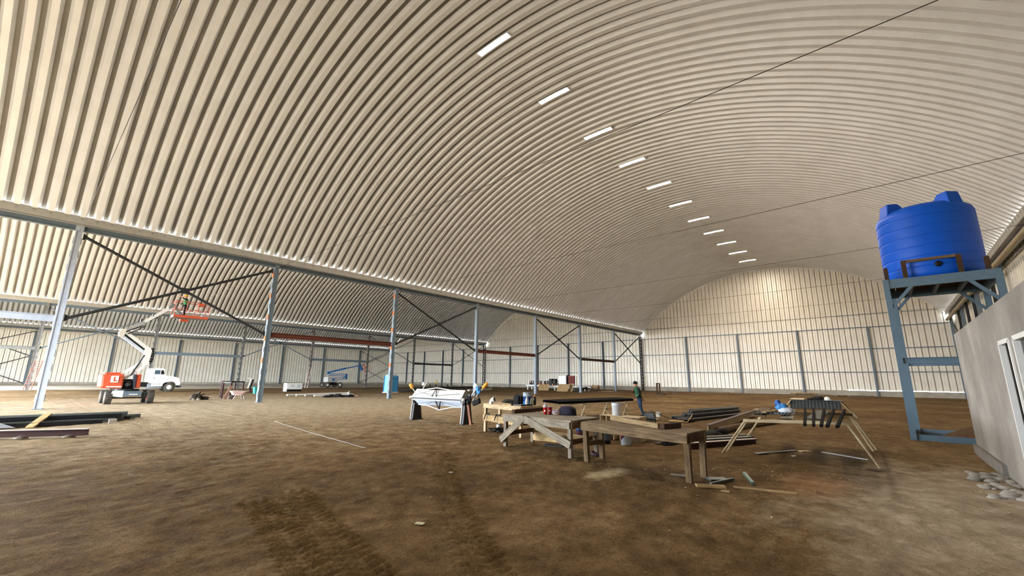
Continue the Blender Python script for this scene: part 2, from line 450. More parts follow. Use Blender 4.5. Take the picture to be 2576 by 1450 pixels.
# ---- light strips under the ridge
M_GLOW = emit('light_strip_glow', '#ffefdc', 19.5)
ZL = ARC_C+ARC_R-0.07
def strip(b, x, y):
    for k in range(4):
        a, c = -1.06+0.53*k, -1.06+0.53*(k+1)
        b.face([(x-0.15, y+a, ZL-a*a/(2*ARC_R)), (x-0.15, y+c, ZL-c*c/(2*ARC_R)), (x+0.15, y+c, ZL-c*c/(2*ARC_R)), (x+0.15, y+a, ZL-a*a/(2*ARC_R))])
def housing(b, x, y):
    for k in range(4):
        a, c = -1.08+0.54*k, -1.08+0.54*(k+1); za, zc = ZL+0.0015-a*a/(2*ARC_R), ZL+0.0015-c*c/(2*ARC_R)
        b.hexa([(x-0.16, y+a, za), (x+0.16, y+a, za), (x+0.16, y+c, zc), (x-0.16, y+c, zc), (x-0.12, y+a, za+0.05), (x+0.12, y+a, za+0.05), (x+0.12, y+c, zc+0.05), (x-0.12, y+c, zc+0.05)])
lx = [13.68, 19.10, 24.50, 29.90, 35.30, 40.65, 46.05, 51.40, 56.75, 62.10, 67.40]
for v in (0,):
    xs = lx
    for i, x in enumerate(xs):
        lab = 'white glowing light strip under the roof ridge, %s from the far end wall' % (ORD[len(lx)-1-i]) if v == 0 else 'white light strip on the hidden ridge of the second vault'
        t = thing('light_strip', lab, 'light', (x, MID[v], ZL), 'light strips along the ridge of the %s vault' % ('near', 'second')[v])
        part(lambda b: strip(b, x, MID[v]), 'diffuser', M_GLOW, t)
        part(lambda b: housing(b, x, MID[v]), 'housing', K_HOUS, t)

# ---- end wall, side walls: sheets one by one
def arch_z(y, d=0.0):
    for mid in MID:
        if abs(y-mid) < SPAN/2-0.38: return ARC_C+math.sqrt((ARC_R+d)**2-(y-mid)**2)
    return ARC_C+math.sqrt(ARC_R**2-(SPAN/2-0.38)**2)+0.05
WD, WWI, WWO = 0.10, 0.49, 0.05
def wall_profile(p): return [(-p, WD), (-p+WWO/2, WD), (-WWI/2, 0), (-0.035, 0), (0, 0.03), (0.035, 0), (WWI/2, 0), (p-WWO/2, WD), (p, WD)]
wf = root_structure('wall_far')
NY = int(round(3*SPAN/PITCHP)); py = 3*SPAN/NY
for n in range(-1, NY+1):
    yc = YRIGHT+(n+0.5)*py; b = MB(); pr_ = wall_profile(py/2)
    for (ya, da), (yb, db) in zip(pr_[:-1], pr_[1:]):
        z0 = 0.72 if yc > 4.5 else 0.775
        za, zb = arch_z(yc+ya, DEPTH), arch_z(yc+yb, DEPTH)
        b.face([(XF+0.32+da, yc+ya, z0), (XF+0.32+da, yc+ya, za), (XF+0.32+db, yc+yb, zb), (XF+0.32+db, yc+yb, z0)], [(ya, z0), (ya, za), (yb, zb), (yb, z0)], 1 if min(da, db) > 0.09 else 0)  # narrow groove bottoms carry the same painted shade
    b.build('wall_panel', [M_WALL, M_GROOVE_SHADE], wf, loc=(XF+0.32, yc, 0.72))
b = MB(); b.box((XF+0.35, YRIGHT+1.5*SPAN, 0.36), (0.42, 3*SPAN, 0.72)); b.build('plinth', M_CONC, wf)
for zg in (3.15, 6.2, 9.1):
    b = MB(); b.box((XF+0.24, YRIGHT+1.5*SPAN, zg), (0.09, 3*SPAN-0.4, 0.11)); b.build('girt', M_STEEL, wf)
b = MB(); b.box((XF+0.28, YRIGHT+1.5*SPAN, 10.85), (0.05, 3*SPAN-0.4, 0.05)); b.build('girt', M_STEEL, wf)
def ibeam(b, p0, p1, h, w, tf, tw, upv=(0, 0, 1), mi=0):
    b.bar(p0, p1, w, tf, upv, mi, off=(0, h/2-tf/2)); b.bar(p0, p1, w, tf, upv, mi, off=(0, -h/2+tf/2)); b.bar(p0, p1, tw, h-2*tf, upv, mi)
for s_ in range(3):
    for k in range(1, 5):
        yy = ROWS[s_]-8.0*k
        b = MB(); ibeam(b, (XF+0.05, yy, 0), (XF+0.05, yy, 9.15), 0.28, 0.24, 0.03, 0.03, upv=(1, 0, 0)); b.build('wall_post', M_STEEL, wf, loc=(XF+0.05, yy, 0))
for i, mid in enumerate(MID):
    b = MB()
    pts = [(-AMAX+2*AMAX*k/48) for k in range(49)]
    for a0, a1 in zip(pts[:-1], pts[1:]):
        def q_(a, r, x): return (x, mid+r*math.sin(a), ARC_C+r*math.cos(a))
        b.hexa([q_(a0, ARC_R-0.10, XF+0.16), q_(a0, ARC_R-0.10, XF+0.30), q_(a1, ARC_R-0.10, XF+0.30), q_(a1, ARC_R-0.10, XF+0.16),
                q_(a0, ARC_R+0.02, XF+0.16), q_(a0, ARC_R+0.02, XF+0.30), q_(a1, ARC_R+0.02, XF+0.30), q_(a1, ARC_R+0.02, XF+0.16)])
    structure(b.build('trim_%d' % (i+1), mat('pale_flashing', '#d9d5cc', 0.5, 0.1, 0.08), None))

def side_wall(name, y, sgn, ptop):
    w = root_structure(name); b = MB(); zt = 10.1
    for (xa, da), (xb, db) in zip(wall_profile(PITCHP/2)[:-1], wall_profile(PITCHP/2)[1:]):
        P4 = [(xa, sgn*da, ptop), (xb, sgn*db, ptop), (xb, sgn*db, zt), (xa, sgn*da, zt)]
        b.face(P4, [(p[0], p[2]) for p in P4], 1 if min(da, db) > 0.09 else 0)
    me_ = b.mesh('wall_panel', [M_WALL, M_GROOVE_SHADE])
    for n in range(-1, NP+1):
        o = bpy.data.objects.new('wall_panel', me_); C.objects.link(o); o.parent = w; o.location = (XB+(n+0.5)*PITCHP, y, 0)
    b = MB(); b.box(((XB+XF)/2, y+sgn*0.04, ptop/2), (XF-XB, 0.34, ptop)); b.build('plinth', M_CONC, w)
    return w
wl = side_wall('wall_left', ROWS[2]+0.35, 1, 0.47)
wr = side_wall('wall_right', YRIGHT-0.35, -1, 0.6)
for k in range(-1, 8):
    for w, y in ((wl, ROWS[2]), (wr, YRIGHT)):
        b = MB(); ibeam(b, (XK(k), y, 0), (XK(k), y, 9.7), 0.30, 0.28, 0.03, 0.03, upv=(1, 0, 0)); b.build('wall_post', M_STEEL, w, loc=(XK(k), y, 0))
for w, y, s_ in ((wl, ROWS[2], -1), (wr, YRIGHT, 1)):
    b = MB(); b.tube((XB, y+s_*0.35, 9.45), (XF, y+s_*0.35, 9.45), 0.11 if w is wl else 0.15, n=12); b.build('pipe', M_PIPE if w is wr else mat('cream_pipe', '#d8cfbb', 0.6), w)
    for bay in (-1, 6):
        for z0, z1 in ((0.3, 4.9), (5.0, 9.3)):
            for za, zb in ((z0, z1), (z1, z0)):
                b = MB(); b.tube((XK(bay)+0.15, y, za), (XK(bay+1)-0.15, y, zb), 0.06, n=8); b.build('brace', M_DARK, w)
# right wall extra posts and lattice seen above the office
for xx in (46.0, 55.5, 60.0, 66.5):
    b = MB(); ibeam(b, (xx, YRIGHT, 0.6), (xx, YRIGHT, 9.6), 0.22, 0.2, 0.03, 0.03, upv=(1, 0, 0)); b.build('wall_post', M_DARK, wr, loc=(xx, YRIGHT, 0.6))

# front wall behind the photographer: its doorways stand open
DOORS = [(17.0, 31.5, 8.0), (36.0, 71.0, 10.0), (77.0, 96.0, 8.8)]
b = MB()
def fw_piece(y0, y1, z0):
    n_ = max(1, int((y1-y0)/2)); 
    for k in range(n_):
        a, c_ = y0+(y1-y0)*k/n_, y0+(y1-y0)*(k+1)/n_
        za, zb = arch_z(a, DEPTH), arch_z(c_, DEPTH)
        b.hexa([(XB-0.4, a, z0), (XB-0.2, a, z0), (XB-0.2, c_, z0), (XB-0.4, c_, z0), (XB-0.4, a, za), (XB-0.2, a, za), (XB-0.2, c_, zb), (XB-0.4, c_, zb)])
edges = [YRIGHT-0.4, 17.0, 31.5, 36.0, 71.0, 77.0, 96.0, ROWS[2]+0.4]
for k in range(len(edges)-1):
    if k % 2 == 0: fw_piece(edges[k], edges[k+1], 0)
    else: fw_piece(edges[k], edges[k+1], DOORS[k//2][2])
structure(b.build('wall_front', M_WALL, None))
for (y0, y1, z1) in DOORS: door_portal(y0, y1, z1, XB)

# ---- eave beams with valley gutters
def eave_beam(y, label, left, right):
    t = thing('eave_beam', label, 'beam', (XB, y, HB))
    part(lambda b: ibeam(b, (XB, y, HB+0.15), (XF+0.1, y, HB+0.15), 0.30, 0.26, 0.03, 0.03), 'beam', M_STEEL, t)
    zt = ARC_C+math.sqrt(ARC_R**2-(SPAN/2-0.38)**2)
    def gut(b):
        for s_, on in ((-1, right), (1, left)):
            yw = y+s_*0.40
            b.box(((XB+XF)/2, yw+0.0, (HB+0.30+zt)/2+0.035), (XF-XB, 0.02, zt-HB-0.30+0.10))
        b.box(((XB+XF)/2, y, HB+0.31), (XF-XB, 0.82, 0.02))
    part(gut, 'gutter', M_GUTTER, t)
    def bolts(b):
        for n in range(NP):
            for s_, on in ((-1, right), (1, left)):
                if on:
                    for dx in (-0.05, 0, 0.05):
                        b.box((XB+n*PITCHP+dx, y+s_*0.415, zt-0.05), (0.022, 0.02, 0.022))
                    b.box((XB+n*PITCHP, y+s_*0.415, zt-0.14), (0.03, 0.02, 0.03))
    part(bolts, 'bolt_row', M_BOLT, t, kind='stuff')
    return t
eave_beam(ROWS[0], 'blue-grey steel eave beam with gutter on the nearest column row', True, True)
eave_beam(ROWS[1], 'grey steel eave beam with gutter on the second column row, farther back', True, True)
eave_beam(ROWS[2], 'grey steel eave beam along the top of the left side wall', False, True)
eave_beam(YRIGHT, 'dark steel eave beam along the right side wall, above the water tank', True, False)

# ---- columns
def column_mesh_parts(t, x, y, m_shaft, m_batten, battens, joined):
    part(lambda b: (b.box((x-0.125, y, HB/2), (0.05, 0.30, HB)), b.box((x+0.125, y, HB/2), (0.05, 0.30, HB)), b.box((x, y, HB/2), (0.2, 0.22, HB))), 'shaft', m_shaft, t)
    part(lambda b: b.box((x, y, 0.012), (0.42, 0.42, 0.03)), 'base_plate', M_STEEL, t)
    part(lambda b: b.box((x, y, HB+0.14), (0.34, 0.30, 0.30)), 'head', m_shaft, t)
    if battens:
        zs = [0.55+0.78*i for i in range(12)]
        if joined:
            part(lambda b: [b.box((x+s_*0.165, y, z), (0.03, 0.24, 0.34)) for z in zs for s_ in (-1, 1)], 'batten_row', m_batten, t, kind='stuff')
        else:
            for z in zs:
                for s_ in (-1, 1):
                    part(lambda b: b.box((x+s_*0.165, y, z), (0.034, 0.24, 0.36)), 'batten', m_batten if (z > 2.2 and round((z-0.55)/0.78) % 2) else m_shaft, t, loc=(x+s_*0.165, y, z))
M_SILVER = mat('silver_grey_column', '#77828c', 0.4, 0.1, 0.08)
M_MOTTLE = mat('mottled_grey_column', '#6e6f6c', 0.6, 0, 0.2, 3)
for k in range(-1, 7):
    nth = ORD[7-k] if k >= 0 else 'farthest'
    lab = {-1: 'grey steel column left of the picture edge on the nearest row',
           0: 'pale grey steel column with batten plates left of the orange boom lift, nearest to the camera',
           1: 'steel column with orange batten plates between the boom lift and the blue toilet',
           2: 'steel column with orange batten plates in front of the blue portable toilet'}.get(k, 'slim silver steel column of the nearest row, %s from the far end wall' % ORD[7-k])
    t = thing('column', lab, 'column', (XK(k), ROWS[0], 0), 'columns of the nearest row')
    column_mesh_parts(t, XK(k), ROWS[0], M_COLUMN if k <= 0 else (M_STEEL if k <= 2 else M_SILVER), (M_COLUMN if k <= 0 else M_ORANGE), k <= 2, False)
for k in range(-1, 7):
    t = thing('column', 'mottled grey column of the second row, %s from the far end wall' % ORD[7-k], 'column', (XK(k), ROWS[1], 0), 'columns of the second row')
    column_mesh_parts(t, XK(k), ROWS[1], M_MOTTLE, M_RUST if k in (3, 4) else M_DARK, True, True)
def lattice_column(y, label):
    t = thing('lattice_column', label, 'column', (XF-0.35, y, 0), 'lattice columns at the far end wall')
    x = XF-0.35; hh = HB
    for dx in (-0.32, 0.32):
        part(lambda b: b.box((x+dx, y, hh/2), (0.12, 0.16, hh)), 'chord', M_DARK, t, loc=(x+dx, y, 0))
    def lac(b):
        n = 16
        for i in range(n):
            z0, z1 = hh*i/n, hh*(i+1)/n; s_ = 1 if i % 2 else -1
            b.bar((x-0.3*s_, y, z0+0.05), (x+0.3*s_, y, z1-0.05), 0.10, 0.08, upv=(0, 1, 0))
    part(lac, 'lacing', M_DARK, t)
lattice_column(ROWS[0], 'dark steel lattice column at the far end wall, end of the nearest row')
lattice_column(ROWS[1], 'dark steel lattice column at the far end wall, end of the second row')

# ---- struts and cross braces between the columns
def strut(k, y, m_, label):
    solo('strut_beam', m_, (XK(k)+0.17, y, 4.72), label, 'beam', lambda b: ibeam(b, (XK(k)+0.17, y, 4.72), (XK(k+1)-0.17, y, 4.72), 0.36, 0.22, 0.025, 0.02), 'strut beams between columns')
strut(-1, ROWS[0], M_COLUMN, 'pale grey strut beam bolted to the nearest column at the left edge')
strut(1, ROWS[0], M_RUST, 'rust-brown strut beam spanning above the blue boom lift')
strut(3, ROWS[0], M_RUST, 'red-brown strut beam on the nearest row, middle of the row')
strut(5, ROWS[0], M_BROWN, 'dark brown strut beam on the nearest row close to the far wall')
strut(-1, ROWS[1], M_MOTTLE, 'grey strut beam of the second row at the left edge')
strut(1, ROWS[1], M_STEEL, 'grey strut beam of the second row behind the white truck')
strut(3, ROWS[1], M_STEEL, 'grey strut beam of the second row above the blue boom lift basket')
strut(5, ROWS[1], M_DARK, 'dark strut beam of the second row nearest the far wall')
def cross(k, y, label, r):
    t = thing('cross_brace', label, 'brace', (XK(k)+5.22, y, 4.8), 'cross braces between columns')
    xa, xb = XK(k)+0.19, XK(k+1)-(0.19 if k < 6 else 0.76)
    for (za, zb) in ((9.42, 4.8), (4.8, 9.42)):
        part(lambda b: b.tube((xa+0.12, y, za), (xb-0.12, y, zb), r, n=8), 'diagonal', M_DARK if y < 60 else M_STEEL, t)
    part(lambda b: b.box(((xa+xb)/2, y, 7.11), (0.42, 0.10, 0.36)), 'centre_plate', M_DARK, t)
    for xx, s_ in ((xa, 1), (xb, -1)):
        for z in (4.78, 9.44):
            part(lambda b: b.prism([(xx, y-0.02, z-0.2), (xx+s_*0.32, y-0.02, z+(0.06 if z < 6 else -0.06)), (xx, y-0.02, z+0.2)], (0, 0.04, 0)), 'gusset', M_DARK, t, loc=(xx, y, z))
for k, lb in ((0, 'above the orange boom lift'), (2, 'right of the rust-brown strut'), (4, 'fourth bay from the far wall'), (6, 'last bay before the far wall')):
    cross(k, ROWS[0], 'dark steel cross brace of the nearest row, ' + lb, 0.085)
    cross(k, ROWS[1], 'thin steel cross brace of the second row, ' + {-2: 'left of the picture edge', 0: 'behind the orange boom lift', 2: 'between white truck and white generator bays', 4: 'right of the blue boom lift', 6: 'last bay before the far wall'}[k], 0.065)
# ---- tie rods across the vaults
for i in range(2):
    ya, yb = (YRIGHT, ROWS[0]) if i == 0 else (ROWS[0], ROWS[1])
    for k in range(0, 7):
        solo('tie_rod', M_BOLT if i == 0 else M_GUTTER, (XK(k), ya, HB), 'thin steel tie rod across the %s vault, %s from the far end wall' % (('near', 'second')[i], ORD[7-k]), 'tie rod',
             lambda b: b.path([(XK(k), ya+(yb-ya)*j/8, HB-0.02-0.16*(1-((j-4)/4)**2)) for j in range(9)], 0.012, 5), 'tie rods across the %s vault' % ('near', 'second')[i])
# ------------------------------------------------------------------ materials for objects
W_PINE = wood('fresh_pine', '#c4a97c', '#9c8056')
W_TAN = wood('tan_old_board', '#a8916e', '#74603f')
W_PALE = wood('pale_pine', '#d8c4a4', '#ae9468')
W_GREY = wood('weathered_grey_wood', '#a59b89', '#6f665a')
W_OLD = wood('old_brown_wood', '#8a7456', '#4e3d2a')
W_DARK = wood('dark_brown_wood', '#5d4532', '#33241a')
W_PLY = wood('raw_plywood', '#b79c74', '#8d7350', knots=False)
K_WHITE = mat('white_enamel', '#e9e9e6', 0.35, 0, 0.04)
K_CREAM = mat('cream_paint', '#dcd8cc', 0.4, 0, 0.06)
K_BLUEWH = mat('bluish_white_enamel', '#c9d2de', 0.35, 0, 0.05)
K_BLACK = mat('black_steel_paint', '#0d0c0c', 0.5, 0, 0.1)
K_CLOTH = mat('black_fabric', '#121214', 0.9, 0, 0.2, 12, 0.004, 60)
K_RUBBER = mat('tyre_rubber', '#4a463f', 0.9, 0, 0.25, 8)
K_ORANGE = mat('safety_orange_paint', '#cf5636', 0.4, 0, 0.06, coat=0.2)
K_TANK = mat('blue_polyethylene', '#0457cc', 0.45, 0, 0.05, 1.5, spec=0.3)
K_LBLUE = mat('toilet_blue_plastic', '#55b4ec', 0.45, 0, 0.06)
K_DBLUE = mat('deep_blue_plastic', '#1d5fa3', 0.45, 0, 0.06)
K_LIFTBL = mat('boom_blue_paint', '#2467ab', 0.4, 0, 0.08)
K_YELLOW = mat('yellow_paint', '#d99a2a', 0.45, 0, 0.15, 12)
K_RED = mat('red_plastic', '#b0161c', 0.4, 0, 0.08)
K_GLASS = mat('dark_window_glass', '#15181a', 0.25, 0, 0.05, spec=0.15)
K_GREY = mat('mid_grey_paint', '#7b7f82', 0.5, 0, 0.08)
K_CHAN = mat('black_mill_steel', '#24262a', 0.42, 0.35, 0.2, 2.5)
K_GCHAN = mat('grey_green_steel', '#4c534f', 0.5, 0.2, 0.2, 2.5)
K_MAROON = mat('maroon_primer', '#3a1714', 0.6, 0, 0.2, 3)
K_PALEPINK = mat('pale_pink_flange', '#cdbfb6', 0.7, 0, 0.1, 3)  # paler tone for the top flanges of the maroon beams
K_TANKSTEEL = mat('slate_blue_steel_paint', '#5f7585', 0.45, 0, 0.07, 3)
K_BRAKE = mat('off_white_machine_paint', '#cfcfca', 0.5, 0, 0.05)
K_BRAKEB = mat('bluish_machine_paint', '#b4bfcd', 0.5, 0, 0.05)
K_PVC = mat('white_pvc', '#eceae4', 0.3, 0, 0.03)
K_TEAL = mat('teal_plastic', '#3a9a94', 0.5, 0, 0.08)
K_SKIN = mat('skin', '#b98467', 0.6, 0, 0.05)
K_DIRT = mat('loose_dark_soil', '#5b4632', 0.95, 0, 0.3, 5, 0.03, 14, spec=0.1)
L = lambda a, b, t: tuple(a[i]+(b[i]-a[i])*t for i in range(len(a)))
def P3(p, z): return (p[0], p[1], z)

# ------------------------------------------------------------------ office block with plastered wall
OY = -1.46
def plaster():
    t = NT('grey_cement_plaster'); geo = t.add('ShaderNodeNewGeometry'); P = geo.outputs['Position']
    n1 = t.add('ShaderNodeTexNoise', Scale=1.1, Detail=7.0, Roughness=0.65); 
    mp = t.add('ShaderNodeMapping'); mp.inputs['Scale'].default_value = (0.55, 0.55, 0.45); t.link(P, mp.inputs['Vector']); t.link(mp.outputs['Vector'], n1.inputs['Vector'])
    n2 = t.add('ShaderNodeTexNoise', Scale=14.0, Detail=6.0); t.link(P, n2.inputs['Vector'])
    t.link(t.ramp(n1.outputs['Fac'], [(0.3, srgb('#7f7b75')), (0.5, srgb('#97928b')), (0.68, srgb('#b3aea6'))]), t.b.inputs['Base Color'])
    t.b.inputs['Roughness'].default_value = 0.9; t.b.inputs['Specular IOR Level'].default_value = 0.2
    t.link(t.bump(n2.outputs['Fac'], 0.6, 0.006), t.b.inputs['Normal']); return t.m
M_PLASTER = plaster()
off = thing('office_block', 'grey cement-plastered office block with tall windows at the right edge', 'building', (16.65, OY, 0))
WINS = [(10.80, 10.02), (9.66, 8.0)]; WZ0, WZ1 = 0.16, 2.42
def offwalls(b):
    T = 0.15; x1, x0, h = 16.65, -6.0, 3.06
    cuts = [x1] + [v for w in WINS for v in w] + [x0]
    for i in range(0, len(cuts), 2): b.box(((cuts[i]+cuts[i+1])/2, OY-T/2, h/2), (cuts[i]-cuts[i+1], T, h))
    for a, c in WINS:
        b.box(((a+c)/2, OY-T/2, (WZ1+h)/2), (a-c, T, h-WZ1)); b.box(((a+c)/2, OY-T/2, WZ0/2), (a-c, T, WZ0))
    b.box((x1-T/2, (OY-6.0)/2-0.1, h/2), (T, 4.3, h))
    b.box(((x1+x0)/2, -3.85, h-0.08), (x1-x0, 4.5, 0.16))
    b.box((x0+T/2, (OY-6.0)/2-0.1, h/2), (T, 4.3, h))
part(offwalls, 'wall_shell', M_PLASTER, off)
part(lambda b: b.box((14.7, OY+0.03, 0.10), (3.9, 0.08, 0.26)), 'footing', mat('darker_plaster', '#7d7871', 0.9, 0, 0.15, 3, 0.006, 20, spec=0.2), off)  # footing in a darker plaster tone than the wall
for a, c in WINS:
    w = part(lambda b: (b.bar((a, OY-0.03, WZ0), (a, OY-0.03, WZ1), 0.07, 0.10, (0, 1, 0)), b.bar((c, OY-0.03, WZ0), (c, OY-0.03, WZ1), 0.07, 0.10, (0, 1, 0)),
                       b.bar((a, OY-0.03, WZ1), (c, OY-0.03, WZ1), 0.10, 0.07), b.bar((a, OY-0.03, WZ0), (c, OY-0.03, WZ0), 0.10, 0.07)), 'window_frame', K_WHITE, off)
    n = 2 if a > 10 else 3
    for i in range(1, n):
        xx = a+(c-a)*i/n; part(lambda b: b.bar((xx, OY-0.04, WZ0), (xx, OY-0.04, WZ1), 0.05, 0.06, (0, 1, 0)), 'mullion', mat('dark_aluminium', '#33322f', 0.4, 0.3), w)
    for i in range(n):
        xa, xb = a+(c-a)*i/n, a+(c-a)*(i+1)/n
        part(lambda b: b.box(((xa+xb)/2, OY-0.06, (WZ0+WZ1)/2), (abs(xa-xb)-0.04, 0.012, WZ1-WZ0-0.06)), 'pane', K_GLASS, w)
def spill(b):
    rnd = random.Random(5)
    for i in range(60):
        x = 12.9-rnd.random()**1.5*2.6; y = OY+rnd.random()**2*0.5+0.02; s = rnd.uniform(0.04, 0.13)
        b.ball((x, y, 0.01), s, 4, sq=(1, 1, 0.4))
solo_sp = solo('plaster_spill', M_PLASTER, (12, OY+0.2, 0), 'lumps of spilled grey plaster at the foot of the office wall', 'rubble', spill); solo_sp['kind'] = 'stuff'

# ------------------------------------------------------------------ water tank on its stand
SX0, SX1, SY0, SY1 = 18.9, 21.3, -0.31, -2.86
st = thing('tank_stand', 'slate-blue steel stand carrying the blue water tank', 'stand', (20.1, -1.58, 0))
for x in (SX0, SX1):
    for y in (SY0-(0.18 if x > 20 else 0), SY1):
        part(lambda b: ibeam(b, (x, y, 0), (x, y, 5.165), 0.15, 0.15, 0.014, 0.012, (1, 0, 0)), 'post', K_TANKSTEEL, st, loc=(x, y, 0))
for x in (SX0, SX1):
    part(lambda b: b.bar((x, SY0-0.07, 5.015), (x, SY1+0.07, 5.015), 0.10, 0.30), 'top_beam', K_TANKSTEEL, st)
    part(lambda b: ibeam(b, (x, SY0-0.07, 2.46), (x, SY1+0.07, 2.46), 0.20, 0.12, 0.015, 0.015), 'middle_beam', K_TANKSTEEL, st)
    part(lambda b: (b.bar((x, SY0-0.07, 0.09), (x, SY1+0.07, 0.09), 0.02, 0.18), b.bar((x, SY0-0.07, 0.01), (x, SY1+0.07, 0.01), 0.12, 0.02)), 'bottom_channel', K_TANKSTEEL, st)
    for y, s_ in ((SY0, -1), (SY1, 1)):
        part(lambda b: b.bar((x, y+s_*0.06, 4.22), (x, y+s_*0.62, 4.90), 0.09, 0.09), 'knee_brace', K_TANKSTEEL, st)
for y in (SY0, SY1):
    part(lambda b: b.bar((SX0+0.07, y, 5.015), (SX1-0.07, y, 5.015), 0.10, 0.30), 'top_beam', K_TANKSTEEL, st)
    part(lambda b: (b.bar((SX0+0.07, y, 0.09), (SX1-0.07, y, 0.09), 0.02, 0.18)), 'bottom_channel', K_TANKSTEEL, st)
for i in range(3):
    y = SY0+(SY1-SY0)*(i+1)/4; part(lambda b: b.bar((SX0+0.06, y, 4.98), (SX1-0.06, y, 4.98), 0.09, 0.12), 'joist', K_TANKSTEEL, st)
for i in range(9):
    y = SY0+0.02+(SY1-SY0-0.04)*(i+0.5)/9; part(lambda b: b.box(((SX0+SX1)/2, y, 5.135), (SX1-SX0-0.12, 0.26, 0.05)), 'deck_board', W_DARK, st)
TX, TY, TZ = 20.22, -1.60, 5.17
tk = thing('water_tank', 'big round blue plastic water tank on the steel stand', 'tank', (TX, TY, TZ))
prof = [(1.20, 0.0), (1.27, 0.05)]
for i in range(6):
    z0 = 0.36+i*0.345
    prof += [(1.285, z0-0.16), (1.285, z0-0.03), (1.284, z0-0.02), (1.268, z0-0.006), (1.268, z0+0.006), (1.284, z0+0.02), (1.285, z0+0.03), (1.285, z0+0.16)]
prof += [(1.28, 2.27), (1.24, 2.38), (1.13, 2.48), (1.05, 2.54), (0.95, 2.56), (0.6, 2.60), (0.34, 2.62), (0.33, 2.70), (0.30, 2.73)]
part(lambda b: b.lathe((TX, TY, TZ), prof, 56), 'shell', K_TANK, tk)
for a in (42, 120, 222, 300):
    def lug(b):
        ca, sa = math.cos(R(a)), math.sin(R(a))
        def q(r, w, z): return (TX+ca*r-sa*w, TY+sa*r+ca*w, TZ+z)
        b.hexa([q(0.45, -0.24, 2.40), q(1.21, -0.24, 2.36), q(1.21, 0.24, 2.36), q(0.45, 0.24, 2.40), q(0.80, -0.21, 2.84), q(1.13, -0.21, 2.84), q(1.13, 0.21, 2.84), q(0.80, 0.21, 2.84)])
    part(lug, 'lug', K_TANK, tk, bevel=0.04)
part(lambda b: b.lathe((TX-1.275, TY-0.05, TZ+0.36), [(0.09, 0.03), (0.09, -0.03), (0.05, -0.05)], 16, axis='X'), 'outlet', K_BLACK, tk)
rl = thing('tank_guard_rail', 'brown wooden rail frame in front of the blue tank', 'rail', (SX0+0.02, -1.6, 5.17))
for y in (-0.83, -2.12): part(lambda b: b.bar((SX0-0.0, y, 5.17), (SX0-0.0, y, 5.76), 0.12, 0.09, (1, 0, 0)), 'upright', W_DARK, rl)
part(lambda b: b.bar((SX0-0.0, -0.78, 5.72), (SX0-0.0, -2.17, 5.72), 0.05, 0.09), 'rail', W_OLD, rl)
for y, lb in ((-0.36, 'short brown wooden block at the left foot of the blue tank'), (-2.70, 'short dark wooden block at the right foot of the blue tank')):
    solo('wooden_block', W_DARK, (SX0+0.03, y, 5.17), lb, 'block', lambda b: b.bar((SX0+0.03, y, 5.17), (SX0+0.03, y, 5.58), 0.11, 0.11, (1, 0, 0)))
def mound(cx_, cy_, rx, ry, h, seed, n=26):
    def f(b):
        rnd = np.random.RandomState(seed); V = []; F = []
        for i in range(n+1):
            for j in range(n+1):
                u, v = i/n*2-1, j/n*2-1; r = math.hypot(u, v)
                z = h*max(0, 1-r**1.4)+(rnd.rand()-0.5)*0.10*h*(1.2-min(r, 1)); V.append((cx_+u*rx, cy_+v*ry, z-0.02 if r < 1 else -0.05))
        for i in range(n):
            for j in range(n): F.append((i*(n+1)+j, (i+1)*(n+1)+j, (i+1)*(n+1)+j+1, i*(n+1)+j+1))
        b.raw(V, F, 0, True)
    return f
o = solo('dirt_mound', K_DIRT, (20.7, -2.1, 0), 'mound of dark loose soil between the feet of the tank stand', 'soil', mound(20.7, -2.2, 1.3, 1.25, 0.50, 3)); o['kind'] = 'stuff'

# ------------------------------------------------------------------ work benches
def board(b, p0, p1, w, h, upv=(0, 0, 1)): b.bar(p0, p1, w, h, upv)
# middle bench
A, B_, Cc, D = (8.83, 8.04), (8.51, 5.64), (9.86, 5.68), (10.14, 8.05); HT = 0.83
bn = thing('workbench', 'weathered grey workbench with two diagonal front braces, holding red cups', 'table', (9.3, 6.85, 0))
N = 5
for i in range(N):
    t0, t1 = i/N+0.004, (i+1)/N-0.004
    q = [L(A, D, t0), L(B_, Cc, t0), L(B_, Cc, t1), L(A, D, t1)]
    zt = HT+0.003*((i*7) % 3)
    part(lambda b: b.hexa([P3(p, HT-0.035) for p in q]+[P3(p, zt) for p in q]), 'top_plank', W_GREY, bn, bevel=0.004)
def inset(p, q, r, d=0.07):
    v = Vector((q[0]-p[0], q[1]-p[1])).normalized()+Vector((r[0]-p[0], r[1]-p[1])).normalized(); return (p[0]+v.x*d, p[1]+v.y*d)
LG = [inset(A, B_, D), inset(B_, A, Cc), inset(Cc, B_, D), inset(D, A, Cc)]
for p in LG: part(lambda b: b.bar(P3(p, 0), P3(p, HT-0.03), 0.09, 0.09, (1, 0, 0)), 'leg', W_GREY, bn, bevel=0.005)
for p, q, nm in ((A, B_, 'apron'), (D, Cc, 'apron'), (A, D, 'apron'), (B_, Cc, 'apron')):
    part(lambda b: b.bar(P3(L(p, q, 0.012), HT-0.11), P3(L(p, q, 0.988), HT-0.11), 0.035, 0.15), nm, W_GREY if p is not B_ else W_OLD, bn, bevel=0.004)
fn = Vector((B_[1]-A[1], -(B_[0]-A[0]), 0)).normalized()      # outward normal of the front (towards the camera)
if fn.x > 0: fn = -fn
def fp(t, z, o=0.03): p = L(A, B_, t); return (p[0]+fn.x*o, p[1]+fn.y*o, z)
